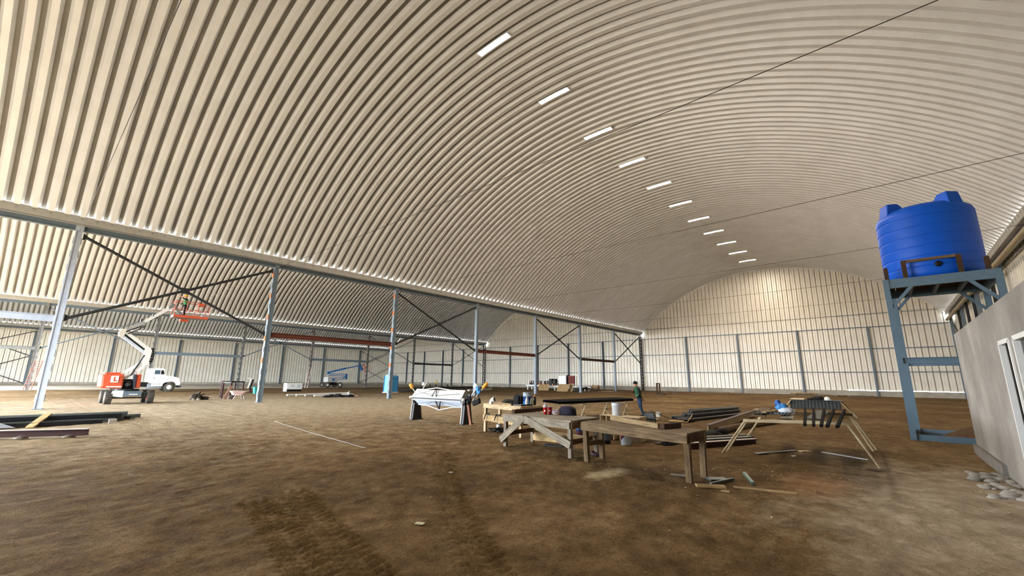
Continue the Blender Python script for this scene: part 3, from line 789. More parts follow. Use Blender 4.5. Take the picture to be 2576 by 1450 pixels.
for (t0, z0, t1, z1) in ((0.36, 0.80, -0.02, 0.16), (0.36, 0.78, 1.0, 0.30)):
    part(lambda b: b.bar(fp(t0, z0), fp(t1, z1), 0.03, 0.17, tuple(fn.cross(Vector(fp(t1, z1))-Vector(fp(t0, z0))))), 'diagonal_brace', W_GREY, bn, bevel=0.004)
part(lambda b: b.bar(P3(LG[0], 0.33), P3(LG[3], 0.33), 0.04, 0.11), 'stretcher', W_DARK, bn)
part(lambda b: b.bar(P3(LG[1], 0.34), P3(LG[2], 0.34), 0.04, 0.11), 'stretcher', W_OLD, bn)
part(lambda b: b.bar(P3(L(LG[3], LG[1], 0.03), 0.14), P3(L(LG[3], LG[1], 0.97), 0.40), 0.035, 0.17), 'cross_board', W_PINE, bn)
part(lambda b: b.bar(P3(L(LG[3], LG[2], 0.03), 0.28), P3(L(LG[3], LG[2], 0.97), 0.28), 0.035, 0.14), 'stretcher', W_PINE, bn)
# rear left bench
A2, B2, C2, D2 = (10.76, 10.70), (10.39, 8.70), (11.35, 8.66), (11.68, 10.77); H2 = 0.93
tb = thing('workbench', 'pale pine workbench holding a backpack, a blue paint bucket and a pipe elbow', 'table', (11.05, 9.7, 0))
for i in range(4):
    t0, t1 = i/4+0.005, (i+1)/4-0.005
    q = [L(A2, D2, t0), L(B2, C2, t0), L(B2, C2, t1), L(A2, D2, t1)]
    part(lambda b: b.hexa([P3(p, H2-0.035) for p in q]+[P3(p, H2+0.002*(i % 2)) for p in q]), 'top_plank', W_PALE, tb, bevel=0.004)
LG2 = [inset(A2, B2, D2), inset(B2, A2, C2), inset(C2, B2, D2), inset(D2, A2, C2)]
for p in LG2: part(lambda b: b.bar(P3(p, 0), P3(p, H2-0.03), 0.09, 0.09, (1, 0, 0)), 'leg', W_PALE, tb, bevel=0.005)
for p, q in ((A2, B2), (B2, C2), (C2, D2), (D2, A2)):
    part(lambda b: b.bar(P3(L(p, q, 0.012), H2-0.08), P3(L(p, q, 0.988), H2-0.08), 0.035, 0.13), 'apron', W_PALE, tb, bevel=0.004)
part(lambda b: b.bar((A2[0]-0.0, A2[1], 0.47), (B2[0]-0.0, B2[1], 0.44), 0.035, 0.20), 'lower_board', W_PINE, tb, bevel=0.004)
part(lambda b: b.bar(P3(LG2[0], 0.42), P3(LG2[3], 0.42), 0.035, 0.14), 'stretcher', W_DARK, tb)
part(lambda b: b.bar(P3(LG2[1], 0.42), P3(LG2[2], 0.42), 0.035, 0.14), 'stretcher', W_DARK, tb)
part(lambda b: b.bar(P3(LG2[3], 0.42), P3(LG2[2], 0.42), 0.035, 0.14), 'stretcher', W_PINE, tb)
# long narrow bench on the right
A3, B3, C3, D3 = (8.44, 5.32), (7.97, 2.84), (8.86, 2.80), (9.15, 5.28); H3 = 0.84
lb_ = thing('workbench', 'long narrow wooden bench with stained top and splayed legs, nearest the camera', 'table', (8.6, 4.05, 0))
for i in range(3):
    t0, t1 = i/3+0.004, (i+1)/3-0.004
    q = [L(A3, D3, t0), L(B3, C3, t0), L(B3, C3, t1), L(A3, D3, t1)]
    part(lambda b: b.hexa([P3(p, H3-0.035) for p in q]+[P3(p, H3+0.003*(i % 2)) for p in q]), 'top_plank', W_OLD, lb_, bevel=0.004)
FT3 = [(8.50, 5.22), (8.10, 2.90), (8.69, 2.84), (9.05, 5.16)]
for p, c in zip(FT3, (A3, B3, C3, D3)):
    tp = L(p, c, 0.25); part(lambda b: b.bar(P3(p, 0), P3(tp, H3-0.03), 0.10, 0.10, (1, 0, 0)), 'leg', W_OLD, lb_, bevel=0.006)
for p, q in ((A3, B3), (D3, C3)):
    part(lambda b: b.bar(P3(L(p, q, 0.0), H3-0.105), P3(L(p, q, 1.0), H3-0.105), 0.04, 0.15), 'apron', W_OLD, lb_, bevel=0.005)
for p, q in ((B3, C3), (A3, D3)):
    part(lambda b: b.bar(P3(L(p, q, 0.04), H3-0.10), P3(L(p, q, 0.96), H3-0.10), 0.04, 0.13), 'end_board', W_DARK, lb_, bevel=0.005)
part(lambda b: b.bar(P3(FT3[0], 0.38), P3(FT3[3], 0.38), 0.04, 0.10), 'stretcher', W_OLD, lb_)
part(lambda b: b.bar(P3(L(FT3[0], FT3[3], .5), 0.38), (9.55, 5.68, 0.36), 0.04, 0.10), 'stretcher', W_OLD, lb_)
solo('board', W_TAN, (8.8, 4.3, H3), 'pale long board on edge lying along the narrow bench', 'board', lambda b: b.bar((9.22, 5.0, H3+0.052), (8.34, 3.50, H3+0.052), 0.045, 0.095), bevel=0.004)
solo('board', W_DARK, (8.6, 3.5, H3), 'short dark-sided board at the end of the long board on the narrow bench', 'board', lambda b: b.bar((8.33, 3.43, H3+0.052), (8.86, 3.30, H3+0.052), 0.10, 0.095), bevel=0.004)
solo('beam_offcut', W_DARK, (9.9, 7.95, HT), 'brown square timber lying across the left end of the grey workbench', 'timber', lambda b: b.bar((9.10, 7.90, HT+0.056), (10.72, 8.0, HT+0.056), 0.10, 0.10), bevel=0.004)

# ------------------------------------------------------------------ things on and under the benches
el = thing('pipe_elbow', 'white plastic pipe elbow standing on the pale bench', 'pipe fitting', (10.68, 10.25, H2))
ED = Vector((0.30, -0.95, 0)).normalized()
def elbow(b):
    c = Vector((10.68, 10.25, H2)); pts = [c, c+Vector((0, 0, 0.05))]
    for i in range(1, 8):
        a = R(80)*i/7; pts.append(c+Vector((0, 0, 0.05))+ED*(0.095*(1-math.cos(a)))+Vector((0, 0, 0.095*math.sin(a))))
    dd = (pts[-1]-pts[-2]).normalized(); pts.append(pts[-1]+dd*0.04); b.path(pts, [0.078, 0.074]+[0.07]*7+[0.078], 20)
    b.end = (pts[-1], dd)
be = MB(); elbow(be); be.build('elbow', K_PVC, el)
e_p, e_d = be.end; q_el = e_d.to_track_quat('Z', 'Y').to_matrix()
def ring(b, prof_, c, cap):
    b.lathe((0, 0, 0), prof_, 20, cap=cap); b.v = [tuple(q_el @ Vector(p)+Vector(c)) for p in b.v]
part(lambda b: ring(b, [(0.076, -0.05), (0.084, -0.045), (0.084, 0.0), (0.074, 0.004)], e_p, False), 'collar', K_PVC, el)
part(lambda b: ring(b, [(0.070, 0.002), (0.06, 0.003)], e_p, True), 'bore_shade', mat('bore_shade_grey', '#3a3834', 0.9), el)  # dark disc paints the shaded hollow onto the closed pipe end
def stick(p0, p1, label):
    t = thing('hand_tool', label, 'tool', P3(L(p0, p1, .5), H2))
    part(lambda b: b.bar(P3(p0, H2+0.02), P3(p1, H2+0.02), 0.045, 0.032), 'shaft', W_PINE, t, bevel=0.006)
    e = L(p0, p1, 1.08); part(lambda b: b.bar(P3(p1, H2+0.022), P3(e, H2+0.022), 0.06, 0.04), 'end', K_BLACK, t)
stick((11.02, 10.12), (10.80, 9.45), 'pale wooden-handled tool with black end, left one in front of the backpack')
stick((10.66, 9.72), (10.54, 9.22), 'pale wooden-handled tool with black end, right one at the bench corner')
def lumpy(b, c, sx, sy, sz, seed, n=12, noise=0.18, mi=0, flat=True, e=1.0):
    """soft irregular lump with folds"""
    rnd = np.random.RandomState(seed); c = Vector(c); V = []; F = []; n = max(n, 10); w = 2*n
    ph = rnd.rand(8)*6.28; kk = rnd.randint(2, 5, 4)
    pw = lambda q: math.copysign(abs(q)**e, q)
    for i in range(n+1):
        t = math.pi*i/n
        for k in range(w):
            a = 2*math.pi*k/w
            r = 1+noise*(0.9*math.sin(kk[0]*a+ph[0]+2.5*t)*math.sin(3*t+ph[1])+0.6*math.sin((kk[1]+3)*a+ph[2]-3*t)*math.sin(2*t+ph[3])+0.7*(rnd.rand()-0.5)) if 0 < i < n else 1
            z = pw(math.cos(t))*(1+0.5*noise*math.sin(kk[2]*a+ph[4])*math.sin(t)); z = max(z, -0.55) if flat else z; st_ = pw(math.sin(t))
            V.append((c.x+sx*r*st_*pw(math.cos(a)), c.y+sy*r*st_*pw(math.sin(a)), c.z+sz*z))
    for i in range(n):
        for k in range(w): F.append((i*w+k, (i+1)*w+k, (i+1)*w+(k+1) % w, i*w+(k+1) % w))
    b.raw(V, F, mi, True)
bp = thing('backpack', 'black backpack slumped on the pale bench', 'bag', (11.3, 9.75, H2))
part(lambda b: lumpy(b, (11.34, 9.62, H2+0.11), 0.14, 0.16, 0.20, 4, noise=0.06, e=0.6), 'body', K_CLOTH, bp)
part(lambda b: lumpy(b, (11.30, 9.98, H2+0.05), 0.16, 0.28, 0.10, 9, noise=0.14), 'side_pouch', mat('dark_camouflage_fabric', '#20261d', 0.9, 0, 0.4, 14), bp)
part(lambda b: b.path([(11.28, 9.50, H2+0.28), (11.22, 9.40, H2+0.25), (11.18, 9.37, H2+0.16), (11.24, 9.42, H2+0.03)], 0.016, 6), 'strap', K_CLOTH, bp)
part(lambda b: b.path([(11.34, 9.70, H2+0.29), (11.34, 9.64, H2+0.36), (11.34, 9.56, H2+0.29)], 0.014, 6), 'carry_loop', K_CLOTH, bp)
def label_mat(name, stops, angle=0.0, scale=1.0):
    """printed wrap label: colour bands over the object's height (local z, metres)"""
    t = NT(name); tc = t.add('ShaderNodeTexCoord'); mp = t.add('ShaderNodeMapping'); mp.inputs['Rotation'].default_value = (angle, 0, 0)
    t.link(tc.outputs['Object'], mp.inputs['Vector']); sx = t.add('ShaderNodeSeparateXYZ'); t.link(mp.outputs['Vector'], sx.inputs['Vector'])
    mr = t.add('ShaderNodeMath', operation='MULTIPLY'); t.link(sx.outputs['Z'], mr.inputs[0]); mr.inputs[1].default_value = 1/scale
    no = t.add('ShaderNodeTexNoise', Scale=26.0, Detail=3.0); t.link(tc.outputs['Object'], no.inputs['Vector'])
    ad = t.add('ShaderNodeMath', operation='MULTIPLY_ADD'); t.link(no.outputs['Fac'], ad.inputs[0]); ad.inputs[1].default_value = 0.05; t.link(mr.outputs[0], ad.inputs[2])
    r = t.ramp(ad.outputs[0], [(p, srgb(c)) for p, c in stops]); 
    for nn in t.n:
        if nn.type == 'VALTORGB': nn.color_ramp.interpolation = 'CONSTANT'
    t.link(r, t.b.inputs['Base Color']); t.b.inputs['Roughness'].default_value = 0.4
    MATS[name] = t.m; return t.m
def bucket(x, y, z, r, h, m_body, label, lid=None, handle=True):
    t = thing('bucket', label, 'bucket', (x, y, z))
    part(lambda b: b.lathe((x, y, z), [(r*0.90, 0), (r*0.93, 0.01), (r*0.985, h*0.80), (r*1.03, h*0.81), (r*1.03, h*0.86), (r*0.99, h*0.87), (r, h*0.97), (r*1.05, h*0.975), (r*1.05, h)], 28), 'body', m_body, t)
    if lid: part(lambda b: b.lathe((x, y, z+h), [(r*1.06, -0.012), (r*1.06, 0.008), (r*0.92, 0.012), (r*0.9, 0.004), (0.01, 0.004)], 28), 'lid', lid, t)
    else: part(lambda b: b.lathe((x, y, z+h), [(r*1.05, 0.0), (r*1.04, 0.006), (r*0.96, 0.006), (r*0.93, -h*0.25), (0.01, -h*0.25)], 28), 'rim', K_GREY, t)
    if handle: part(lambda b: b.path([(x, y+r*1.05*math.cos(R(a)), z+h*0.84-r*0.9*math.sin(R(a))*0.9) for a in range(0, 181, 15)], 0.004, 5) if True else None, 'bail', M_BOLT, t)
    return t
ml = label_mat('blue_white_paint_label', [(0.0, '#1d5b9c'), (0.12, '#2f7cc0'), (0.30, '#123a78'), (0.62, '#123a78'), (0.70, '#b8c8d6'), (0.86, '#9aa6ae')], 0, 0.40)
bucket(11.27, 9.15, H2, 0.155, 0.40, ml, 'blue-labelled paint bucket on the pale bench beside the backpack')
def bottle(x, y, z, r, h, m, mc, label, cat='bottle'):
    t = thing('bottle', label, cat, (x, y, z))
    part(lambda b: b.lathe((x, y, z), [(r*0.9, 0), (r, 0.01), (r, h*0.55), (r*0.92, h*0.68), (r*0.45, h*0.82), (r*0.38, h*0.86)], 18), 'body', m, t)
    part(lambda b: b.lathe((x, y, z), [(r*0.45, h*0.86), (r*0.45, h*0.97), (r*0.35, h)], 14), 'cap', mc, t)
bottle(11.02, 8.98, H2, 0.05, 0.27, K_WHITE, K_WHITE, 'white plastic bottle in front of the blue paint bucket')
bottle(11.30, 8.88, H2, 0.05, 0.33, mat('dark_green_glass', '#1c241c', 0.25, 0, 0.1), mat('pale_orange_cap', '#d8a070', 0.5), 'dark bottle with pale orange cap right of the blue paint bucket')
bottle(11.16, 8.91, H2, 0.04, 0.22, mat('frosted_bottle', '#a9aba0', 0.4), K_WHITE, 'small frosted bottle between bucket and dark bottle')
solo('black_tray', K_BLACK, (11.0, 8.85, H2), 'flat black tray at the right end of the pale bench', 'tray', lambda b: (b.box((10.78, 8.93, H2+0.012), (0.5, 0.34, 0.02), R(-8)), b.box((10.54, 8.965, H2+0.025), (0.02, 0.34, 0.045), R(-8)), b.box((10.76, 8.77, H2+0.025), (0.5, 0.02, 0.045), R(-8))))
for (x, y), nth in (((10.70, 10.42), 'left'), ((10.60, 9.85), 'right')):
    t = thing('clamp', 'black clamp hanging over the lower board of the pale bench, the %s one' % nth, 'clamp', (x, y, 0.5), 'clamps on the pale bench')
    part(lambda b: b.bar((x+0.05, y-0.02, 0.60), (x-0.05, y+0.02, 0.60), 0.03, 0.03), 'frame', K_BLACK, t)
    part(lambda b: b.bar((x-0.05, y+0.03, 0.62), (x-0.08, y+0.10, 0.42), 0.025, 0.03), 'jaw', K_BLACK, t)
    part(lambda b: b.bar((x-0.03, y, 0.60), (x-0.02, y-0.22, 0.52), 0.02, 0.03), 'handle', K_BLACK, t)
bucket(11.42, 10.55, 0, 0.10, 0.20, K_WHITE, 'small white can on the ground under the pale bench', handle=False)
o = solo('tool_heap', K_BLACK, (11.15, 10.3, 0), 'heap of black cables and tools on the ground under the pale bench', 'tools', lambda b: [b.path([(11.1+0.25*math.cos(k*1.9+j*.7)*(.5+.08*j), 10.3+0.22*math.sin(k*1.3+j*.7), 0.02+0.012*j) for j in range(9)], 0.016, 5) for k in range(7)] + [lumpy(b, (11.2, 10.35, 0.05), 0.14, 0.10, 0.07, 3, 6), lumpy(b, (10.98, 10.12, 0.04), 0.10, 0.12, 0.05, 5, 6)]); o['kind'] = 'stuff'
def cup(x, y, label, lid):
    t = thing('cup', label, 'cup', (x, y, HT)); z = HT+0.003
    mcup = MATS.get('red_cup_print') or label_mat('red_cup_print', [(0.0, '#2a1a1a'), (0.10, '#c21820'), (0.80, '#c21820'), (0.97, '#d8d8d4')], 0, 0.2)
    part(lambda b: b.lathe((x, y, z), [(0.042, 0), (0.045, 0.005), (0.060, 0.20), (0.063, 0.203)], 24), 'body', mcup, t)
    part(lambda b: b.lathe((x-0.052, y-0.018, z+0.10), [(0.022, -0.004), (0.022, 0.006)], 16, axis='X'), 'logo', K_WHITE, t)
    if lid:
        part(lambda b: b.lathe((x, y, z+0.20), [(0.065, 0), (0.066, 0.012), (0.058, 0.02), (0.05, 0.05), (0.03, 0.068), (0.012, 0.07)], 24), 'dome_lid', mat('clear_dome_lid', '#c8c8cc', 0.2, 0, 0.05), t)
        part(lambda b: b.tube((x, y, z+0.26), (x-0.005, y+0.01, z+0.33), 0.006, n=6), 'straw', K_WHITE, t)
    else: part(lambda b: b.lathe((x, y, z+0.17), [(0.06, 0.0), (0.062, 0.012), (0.03, 0.016)], 20), 'lid', K_RED, t)
cup(9.50, 7.10, 'red and white drink cup with a clear dome lid on the grey bench', True)
cup(9.66, 7.06, 'plain red cup behind the dome-lidded cup', False)
bg = thing('cloth_bag', 'dark purple soft bag with a patterned end on the grey bench', 'bag', (9.75, 6.7, HT))
part(lambda b: lumpy(b, (9.82, 6.60, HT+0.085), 0.16, 0.24, 0.155, 12, 14, 0.04, e=0.75), 'body', mat('dark_purple_fabric', '#1c1a2c', 0.85, 0, 0.25, 10, 0.003, 70), bg)
def plaid():
    t = NT('plaid_fabric'); tc = t.add('ShaderNodeTexCoord'); v = t.add('ShaderNodeTexVoronoi', Scale=16.0); t.link(tc.outputs['Object'], v.inputs['Vector'])
    t.link(t.ramp(v.outputs['Distance'], [(0.2, srgb('#2b2a55')), (0.38, srgb('#c9c4cc')), (0.6, srgb('#8c6a5c'))]), t.b.inputs['Base Color']); t.b.inputs['Roughness'].default_value = 0.9; return t.m
part(lambda b: lumpy(b, (9.72, 6.88, HT+0.055), 0.13, 0.15, 0.10, 22, 12, 0.06, e=0.8), 'patterned_end', plaid(), bg)
part(lambda b: lumpy(b, (9.86, 6.40, HT+0.02), 0.05, 0.05, 0.03, 23, 6, 0.05), 'tail', K_CLOTH, bg)
o = solo('tool_case', mat('dark_grey_plastic', '#2c2f2f', 0.5), (9.72, 6.98, 0), 'flat dark grey tool case on the ground under the grey bench', 'case', lambda b: (b.box((9.72, 6.98, 0.035), (0.16, 0.52, 0.06), R(15)), b.box((9.62, 6.95, 0.075), (0.02, 0.30, 0.02), R(15))), bevel=0.01)
solo('shoe', mat('dark_red_shoe', '#2e1518', 0.7, 0, 0.3, 20), (9.2, 5.42, 0), 'dark red shoe on the ground between the bench legs', 'shoe', lambda b: (lumpy(b, (9.2, 5.42, 0.045), 0.06, 0.14, 0.05, 3, 8, 0.04), lumpy(b, (9.21, 5.50, 0.07), 0.05, 0.06, 0.06, 4, 8, 0.04)))
# cabinet, buckets and chair behind the benches
cb = thing('plywood_cabinet', 'low plywood cabinet with open pigeonholes behind the long bench', 'cabinet', (12.3, 6.25, 0))
ca, cc_ = (12.10, 6.95), (12.05, 5.62); dp = 0.52; hc = 0.70
def cq(t, d): p = L(ca, cc_, t); return (p[0]+d, p[1]+0.0)
part(lambda b: b.hexa([P3(cq(0, 0), hc-0.02), P3(cq(1, 0), hc-0.02), P3(cq(1, dp), hc-0.02), P3(cq(0, dp), hc-0.02)]+[P3(cq(0, 0), hc), P3(cq(1, 0), hc), P3(cq(1, dp), hc), P3(cq(0, dp), hc)]), 'top', W_PALE, cb)
part(lambda b: b.hexa([P3(cq(0, dp-.02), 0), P3(cq(1, dp-.02), 0), P3(cq(1, dp), 0), P3(cq(0, dp), 0)]+[P3(cq(0, dp-.02), hc-.02), P3(cq(1, dp-.02), hc-.02), P3(cq(1, dp), hc-.02), P3(cq(0, dp), hc-.02)]), 'back', W_DARK, cb)
for t_ in (0.0, 0.17, 0.345, 0.51, 1.0):
    part(lambda b: b.bar(P3(cq(min(max(t_, 0.01), .99), dp/2), 0.0), P3(cq(min(max(t_, 0.01), .99), dp/2), hc-0.02), 0.022, dp-0.01, (1, 0, 0)), 'divider', W_PALE, cb)
part(lambda b: b.hexa([P3(cq(0.52, -0.005), 0), P3(cq(0.985, -0.005), 0), P3(cq(0.985, 0.012), 0), P3(cq(0.52, 0.012), 0)]+[P3(cq(0.52, -0.005), hc-.02), P3(cq(0.985, -0.005), hc-.02), P3(cq(0.985, 0.012), hc-.02), P3(cq(0.52, 0.012), hc-.02)]), 'panel', W_OLD, cb)
part(lambda b: b.bar(P3(cq(0.01, dp/2), 0.34), P3(cq(0.5, dp/2), 0.34), dp-0.03, 0.018), 'shelf', W_PALE, cb)
bucket(12.33, 6.47, hc, 0.155, 0.37, mat('white_bucket_plastic', '#d5d8dc', 0.45, 0, 0.05), 'white plastic bucket standing on the plywood cabinet')
mr_ = label_mat('red_blue_paint_label', [(0.0, '#c9d4de'), (0.42, '#1b2a55'), (0.52, '#b8232a'), (0.85, '#2b6fb4')], R(42), 0.40)
bucket(11.39, 5.74, 0, 0.145, 0.36, mr_, 'white, blue and red paint bucket on the ground behind the long bench')
md_ = label_mat('dark_blue_paint_label', [(0.0, '#2a6db8'), (0.25, '#3a2636'), (0.5, '#5a3038'), (0.7, '#28406a')], 0, 0.32)
bucket(11.66, 7.39, 0, 0.13, 0.33, md_, 'dark blue and maroon paint bucket on the ground behind the grey bench')
bucket(11.30, 6.30, 0, 0.13, 0.36, label_mat('grey_label', [(0.0, '#15171a'), (0.28, '#5d6c74'), (0.85, '#23272a')], 0, 0.36), 'black bucket with a grey label beside the plywood cabinet')
ch = thing('folding_chair', 'dark metal folding chair behind the long bench', 'chair', (13.0, 5.72, 0))
cx0, cyl, cyr = 12.92, 5.95, 5.53
for y in (cyl, cyr):
    part(lambda b: b.path([(cx0-0.12, y, 0.0), (cx0+0.0, y, 0.40), (cx0+0.03, y, 0.55), (cx0+0.06, y-(0.02 if y == cyl else -0.02), 0.74)], 0.013, 7), 'front_leg', K_BLACK, ch)
    part(lambda b: b.path([(cx0+0.42, y, 0.0), (cx0+0.20, y, 0.42)], 0.012, 7), 'rear_leg', K_BLACK, ch)
part(lambda b: b.hexa([(cx0+.02, cyl-.01, .56), (cx0+.02, cyr+.01, .56), (cx0+.04, cyr+.01, .56), (cx0+.04, cyl-.01, .56), (cx0+.05, cyl-.05, .775), (cx0+.05, cyr+.05, .775), (cx0+.07, cyr+.05, .775), (cx0+.07, cyl-.05, .775)]), 'backrest', mat('dark_slate_metal', '#2b3036', 0.45), ch, bevel=0.02)
part(lambda b: b.path([(cx0+.06, cyl-.02, .70), (cx0+.06, cyl-.05, .78), (cx0+.06, cyl-.12, .80), (cx0+.06, cyr+.12, .80), (cx0+.06, cyr+.05, .78), (cx0+.06, cyr+.02, .70)], 0.014, 7), 'back_hoop', K_BLACK, ch)
part(lambda b: b.box((cx0+0.22, 5.74, 0.43), (0.40, 0.38, 0.025)), 'seat', mat('tan_seat_vinyl', '#a08c68', 0.6), ch, bevel=0.01)
# ------------------------------------------------------------------ sheet-bending brake
S0, S1 = Vector((11.68, 15.69, 0)), Vector((11.86, 12.69, 0)); su = (S1-S0).normalized(); sn = Vector((-1, 0, 0)) - su*su.x*-1; sn = Vector((su.y, -su.x, 0)); 
if sn.x > 0: sn = -sn
def sp(s, n, z): v = S0+su*s+sn*n; return (v.x, v.y, z)
br = thing('sheet_metal_brake', 'white sheet-metal folding brake on two black trapezoid end stands', 'machine', (11.77, 14.2, 0))
for s in (0.0, 3.0):
    def plate(b):
        o_ = [(-0.26, 0), (0.26, 0), (0.19, 0.72), (0.22, 0.82), (0.17, 1.0), (-0.17, 1.0), (-0.20, 0.90), (-0.14, 0.74)]
        b.prism([sp(s-0.06, n, z) for n, z in o_], tuple(su*0.12))
    part(plate, 'end_stand', K_BLACK, br)
    part(lambda b: (b.bar(sp(s-0.075, 0.27, 0), sp(s-0.075, 0.20, 0.72), 0.035, 0.025, tuple(sn)), b.bar(sp(s-0.075, 0.20, 0.72), sp(s-0.075, 0.23, 0.98), 0.035, 0.025, tuple(sn))), 'edge_strip', K_BRAKE, br)
    part(lambda b: b.bar(sp(s, -0.32, 0.02), sp(s, 0.32, 0.02), 0.16, 0.04), 'foot', K_BLACK, br)
    part(lambda b: b.lathe(sp(s-0.16 if s < 1 else s+0.02, 0.24, 0.95), [(0.05, -0.05), (0.06, 0), (0.05, 0.05)], 14, axis='Y'), 'hinge', K_CREAM, br)
part(lambda b: b.hexa([sp(-0.1, 0.25, 0.97), sp(2.9, 0.25, 0.97), sp(2.9, 0.22, 0.97), sp(-0.1, 0.22, 0.97), sp(-0.05, 0.04, 1.27), sp(2.88, 0.04, 1.27), sp(2.88, 0.01, 1.27), sp(-0.05, 0.01, 1.27)]), 'upper_leaf', K_BRAKE, br)
part(lambda b: b.hexa([sp(-0.1, -0.22, 0.97), sp(2.9, -0.22, 0.97), sp(2.9, -0.25, 0.97), sp(-0.1, -0.25, 0.97), sp(-0.05, -0.01, 1.27), sp(2.88, -0.01, 1.27), sp(2.88, -0.04, 1.27), sp(-0.05, -0.04, 1.27)]), 'rear_leaf', K_BRAKE, br)
part(lambda b: b.bar(sp(-0.12, 0.24, 0.975), sp(2.92, 0.24, 0.975), 0.07, 0.045), 'nose_bar', K_BRAKE, br)
part(lambda b: b.bar(sp(0.0, 0.20, 0.915), sp(2.9, 0.20, 0.915), 0.05, 0.06), 'slot_shade', M_DARK, br)  # dark bar paints in the shaded gap between the leaves
part(lambda b: b.bar(sp(0.0, 0.235, 0.87), sp(2.88, 0.235, 0.87), 0.06, 0.045), 'apron_bar', K_BRAKEB, br)
part(lambda b: b.hexa([sp(0.22, 0.10, 0.66), sp(2.82, 0.10, 0.66), sp(2.82, 0.08, 0.66), sp(0.22, 0.08, 0.66), sp(0.05, 0.23, 0.86), sp(2.86, 0.23, 0.86), sp(2.86, 0.21, 0.86), sp(0.05, 0.21, 0.86)]), 'lower_leaf', K_BRAKEB, br)
part(lambda b: (b.bar(sp(-0.03, 0.02, 1.285), sp(0.55, 0.02, 1.285), 0.05, 0.035), b.bar(sp(0.55, 0.03, 1.285), sp(1.31, 0.08, 1.37), 0.06, 0.035), b.bar(sp(1.31, 0.08, 1.37), sp(2.1, 0.03, 1.285), 0.06, 0.035), b.bar(sp(2.1, 0.02, 1.285), sp(2.9, 0.02, 1.285), 0.05, 0.035)), 'top_truss', K_BRAKE, br)
part(lambda b: (b.bar(sp(0.25, 0.12, 0.655), sp(0.85, 0.14, 0.64), 0.05, 0.035), b.bar(sp(0.85, 0.14, 0.64), sp(1.6, 0.16, 0.50), 0.06, 0.035), b.bar(sp(1.6, 0.16, 0.50), sp(2.35, 0.14, 0.635), 0.06, 0.035), b.bar(sp(2.35, 0.14, 0.635), sp(2.82, 0.12, 0.655), 0.05, 0.035)), 'bottom_truss', K_BRAKE, br)
for a, z0, z1, nn in ((1.25, 1.33, 1.04, 0.17), (1.37, 1.33, 1.04, 0.17)):
    part(lambda b: b.bar(sp(1.31, 0.10, 1.345), sp(1.31+(a-1.31)*2.2, 0.24, 1.02), 0.03, 0.03), 'king_post', M_DARK, br)
for ds in (-0.16, 0.12):
    part(lambda b: b.bar(sp(1.60, 0.18, 0.52), sp(1.60+ds, 0.245, 0.83), 0.04, 0.04), 'king_post', K_BLACK, br)
for s0, z0, s1, z1, o_ in ((0.3, 1.20, 1.25, 1.05, 0.09), (1.37, 1.05, 2.75, 1.17, 0.09), (0.15, 1.04, 1.25, 1.28, 0.16), (0.25, 0.70, 1.5, 0.83, 0.20), (1.7, 0.83, 2.82, 0.70, 0.20), (0.9, 0.66, 1.3, 0.80, 0.19)):
    part(lambda b: b.tube(sp(s0, o_+0.12, z0), sp(s1, o_+0.12, z1), 0.008, n=5), 'truss_rod', M_BOLT, br)
for s in (-0.02, 2.87):
    part(lambda b: b.prism([sp(s, 0.24, 0.98), sp(s, -0.24, 0.98), sp(s, 0.0, 1.29)], tuple(su*0.02)), 'end_gusset', M_GUTTER, br)
def arm(b, s0, z0, s1, z1, w=0.03): b.bar(sp(s0, 0.0, z0), sp(s1, 0.0, z1), w, w)
part(lambda b: arm(b, -0.12, 1.12, -0.38, 1.33), 'counterweight_arm', M_GUTTER, br)
part(lambda b: b.path([sp(-0.36, 0, 1.31), sp(-0.38, 0, 1.33), sp(-0.52, 0, 1.48), sp(-0.54, 0, 1.49)], [0.04, 0.075, 0.075, 0.05], 14), 'counterweight', K_YELLOW, br)
part(lambda b: arm(b, 0.15, 1.10, 0.57, 1.58, 0.035), 'lift_arm', M_GUTTER, br)
part(lambda b: b.bar(sp(0.32, 0.03, 1.46), sp(0.42, 0.03, 1.57), 0.02, 0.12), 'stop_plate', M_GUTTER, br)
part(lambda b: arm(b, 3.20, 0.85, 3.88, 1.45, 0.035), 'counterweight_arm', M_GUTTER, br)
part(lambda b: b.path([sp(3.80, 0, 1.40), sp(3.82, 0, 1.42), sp(4.00, 0, 1.57), sp(4.03, 0, 1.59)], [0.04, 0.075, 0.075, 0.05], 14), 'counterweight', K_YELLOW, br)
part(lambda b: arm(b, 3.10, 0.95, 3.55, 1.50, 0.04), 'lift_arm', M_GUTTER, br)
part(lambda b: b.bar(sp(3.36, 0.03, 1.42), sp(3.48, 0.03, 1.55), 0.02, 0.13), 'stop_plate', M_GUTTER, br)
part(lambda b: (lumpy(b, sp(3.10, 0.02, 0.98), 0.12, 0.10, 0.13, 7, 8, 0.3, flat=False), lumpy(b, sp(3.16, 0.10, 0.86), 0.09, 0.08, 0.12, 8, 8, 0.3, flat=False), b.lathe(sp(3.12, 0.0, 1.10), [(0.06, -0.05), (0.10, -0.04), (0.10, 0.04), (0.06, 0.05)], 14, axis='X')), 'gear_cluster', M_DARK, br)
hb = thing('hanging_bag', 'black bag hanging by its strap from the brake lever', 'bag', sp(3.62, 0.05, 0.72))
part(lambda b: b.hexa([sp(3.42, 0.02, 0.72), sp(3.76, 0.02, 0.84), sp(3.76, 0.14, 0.84), sp(3.42, 0.14, 0.72), sp(3.36, 0.02, 0.88), sp(3.72, 0.02, 1.04), sp(3.72, 0.14, 1.04), sp(3.36, 0.14, 0.88)]), 'pouch', K_CLOTH, hb, bevel=0.03)
part(lambda b: b.path([sp(3.40, 0.08, 0.88), sp(3.44, 0.07, 1.02), sp(3.60, 0.06, 1.25), sp(3.64, 0.07, 1.14), sp(3.68, 0.08, 1.03)], 0.014, 6), 'strap', K_CLOTH, hb)
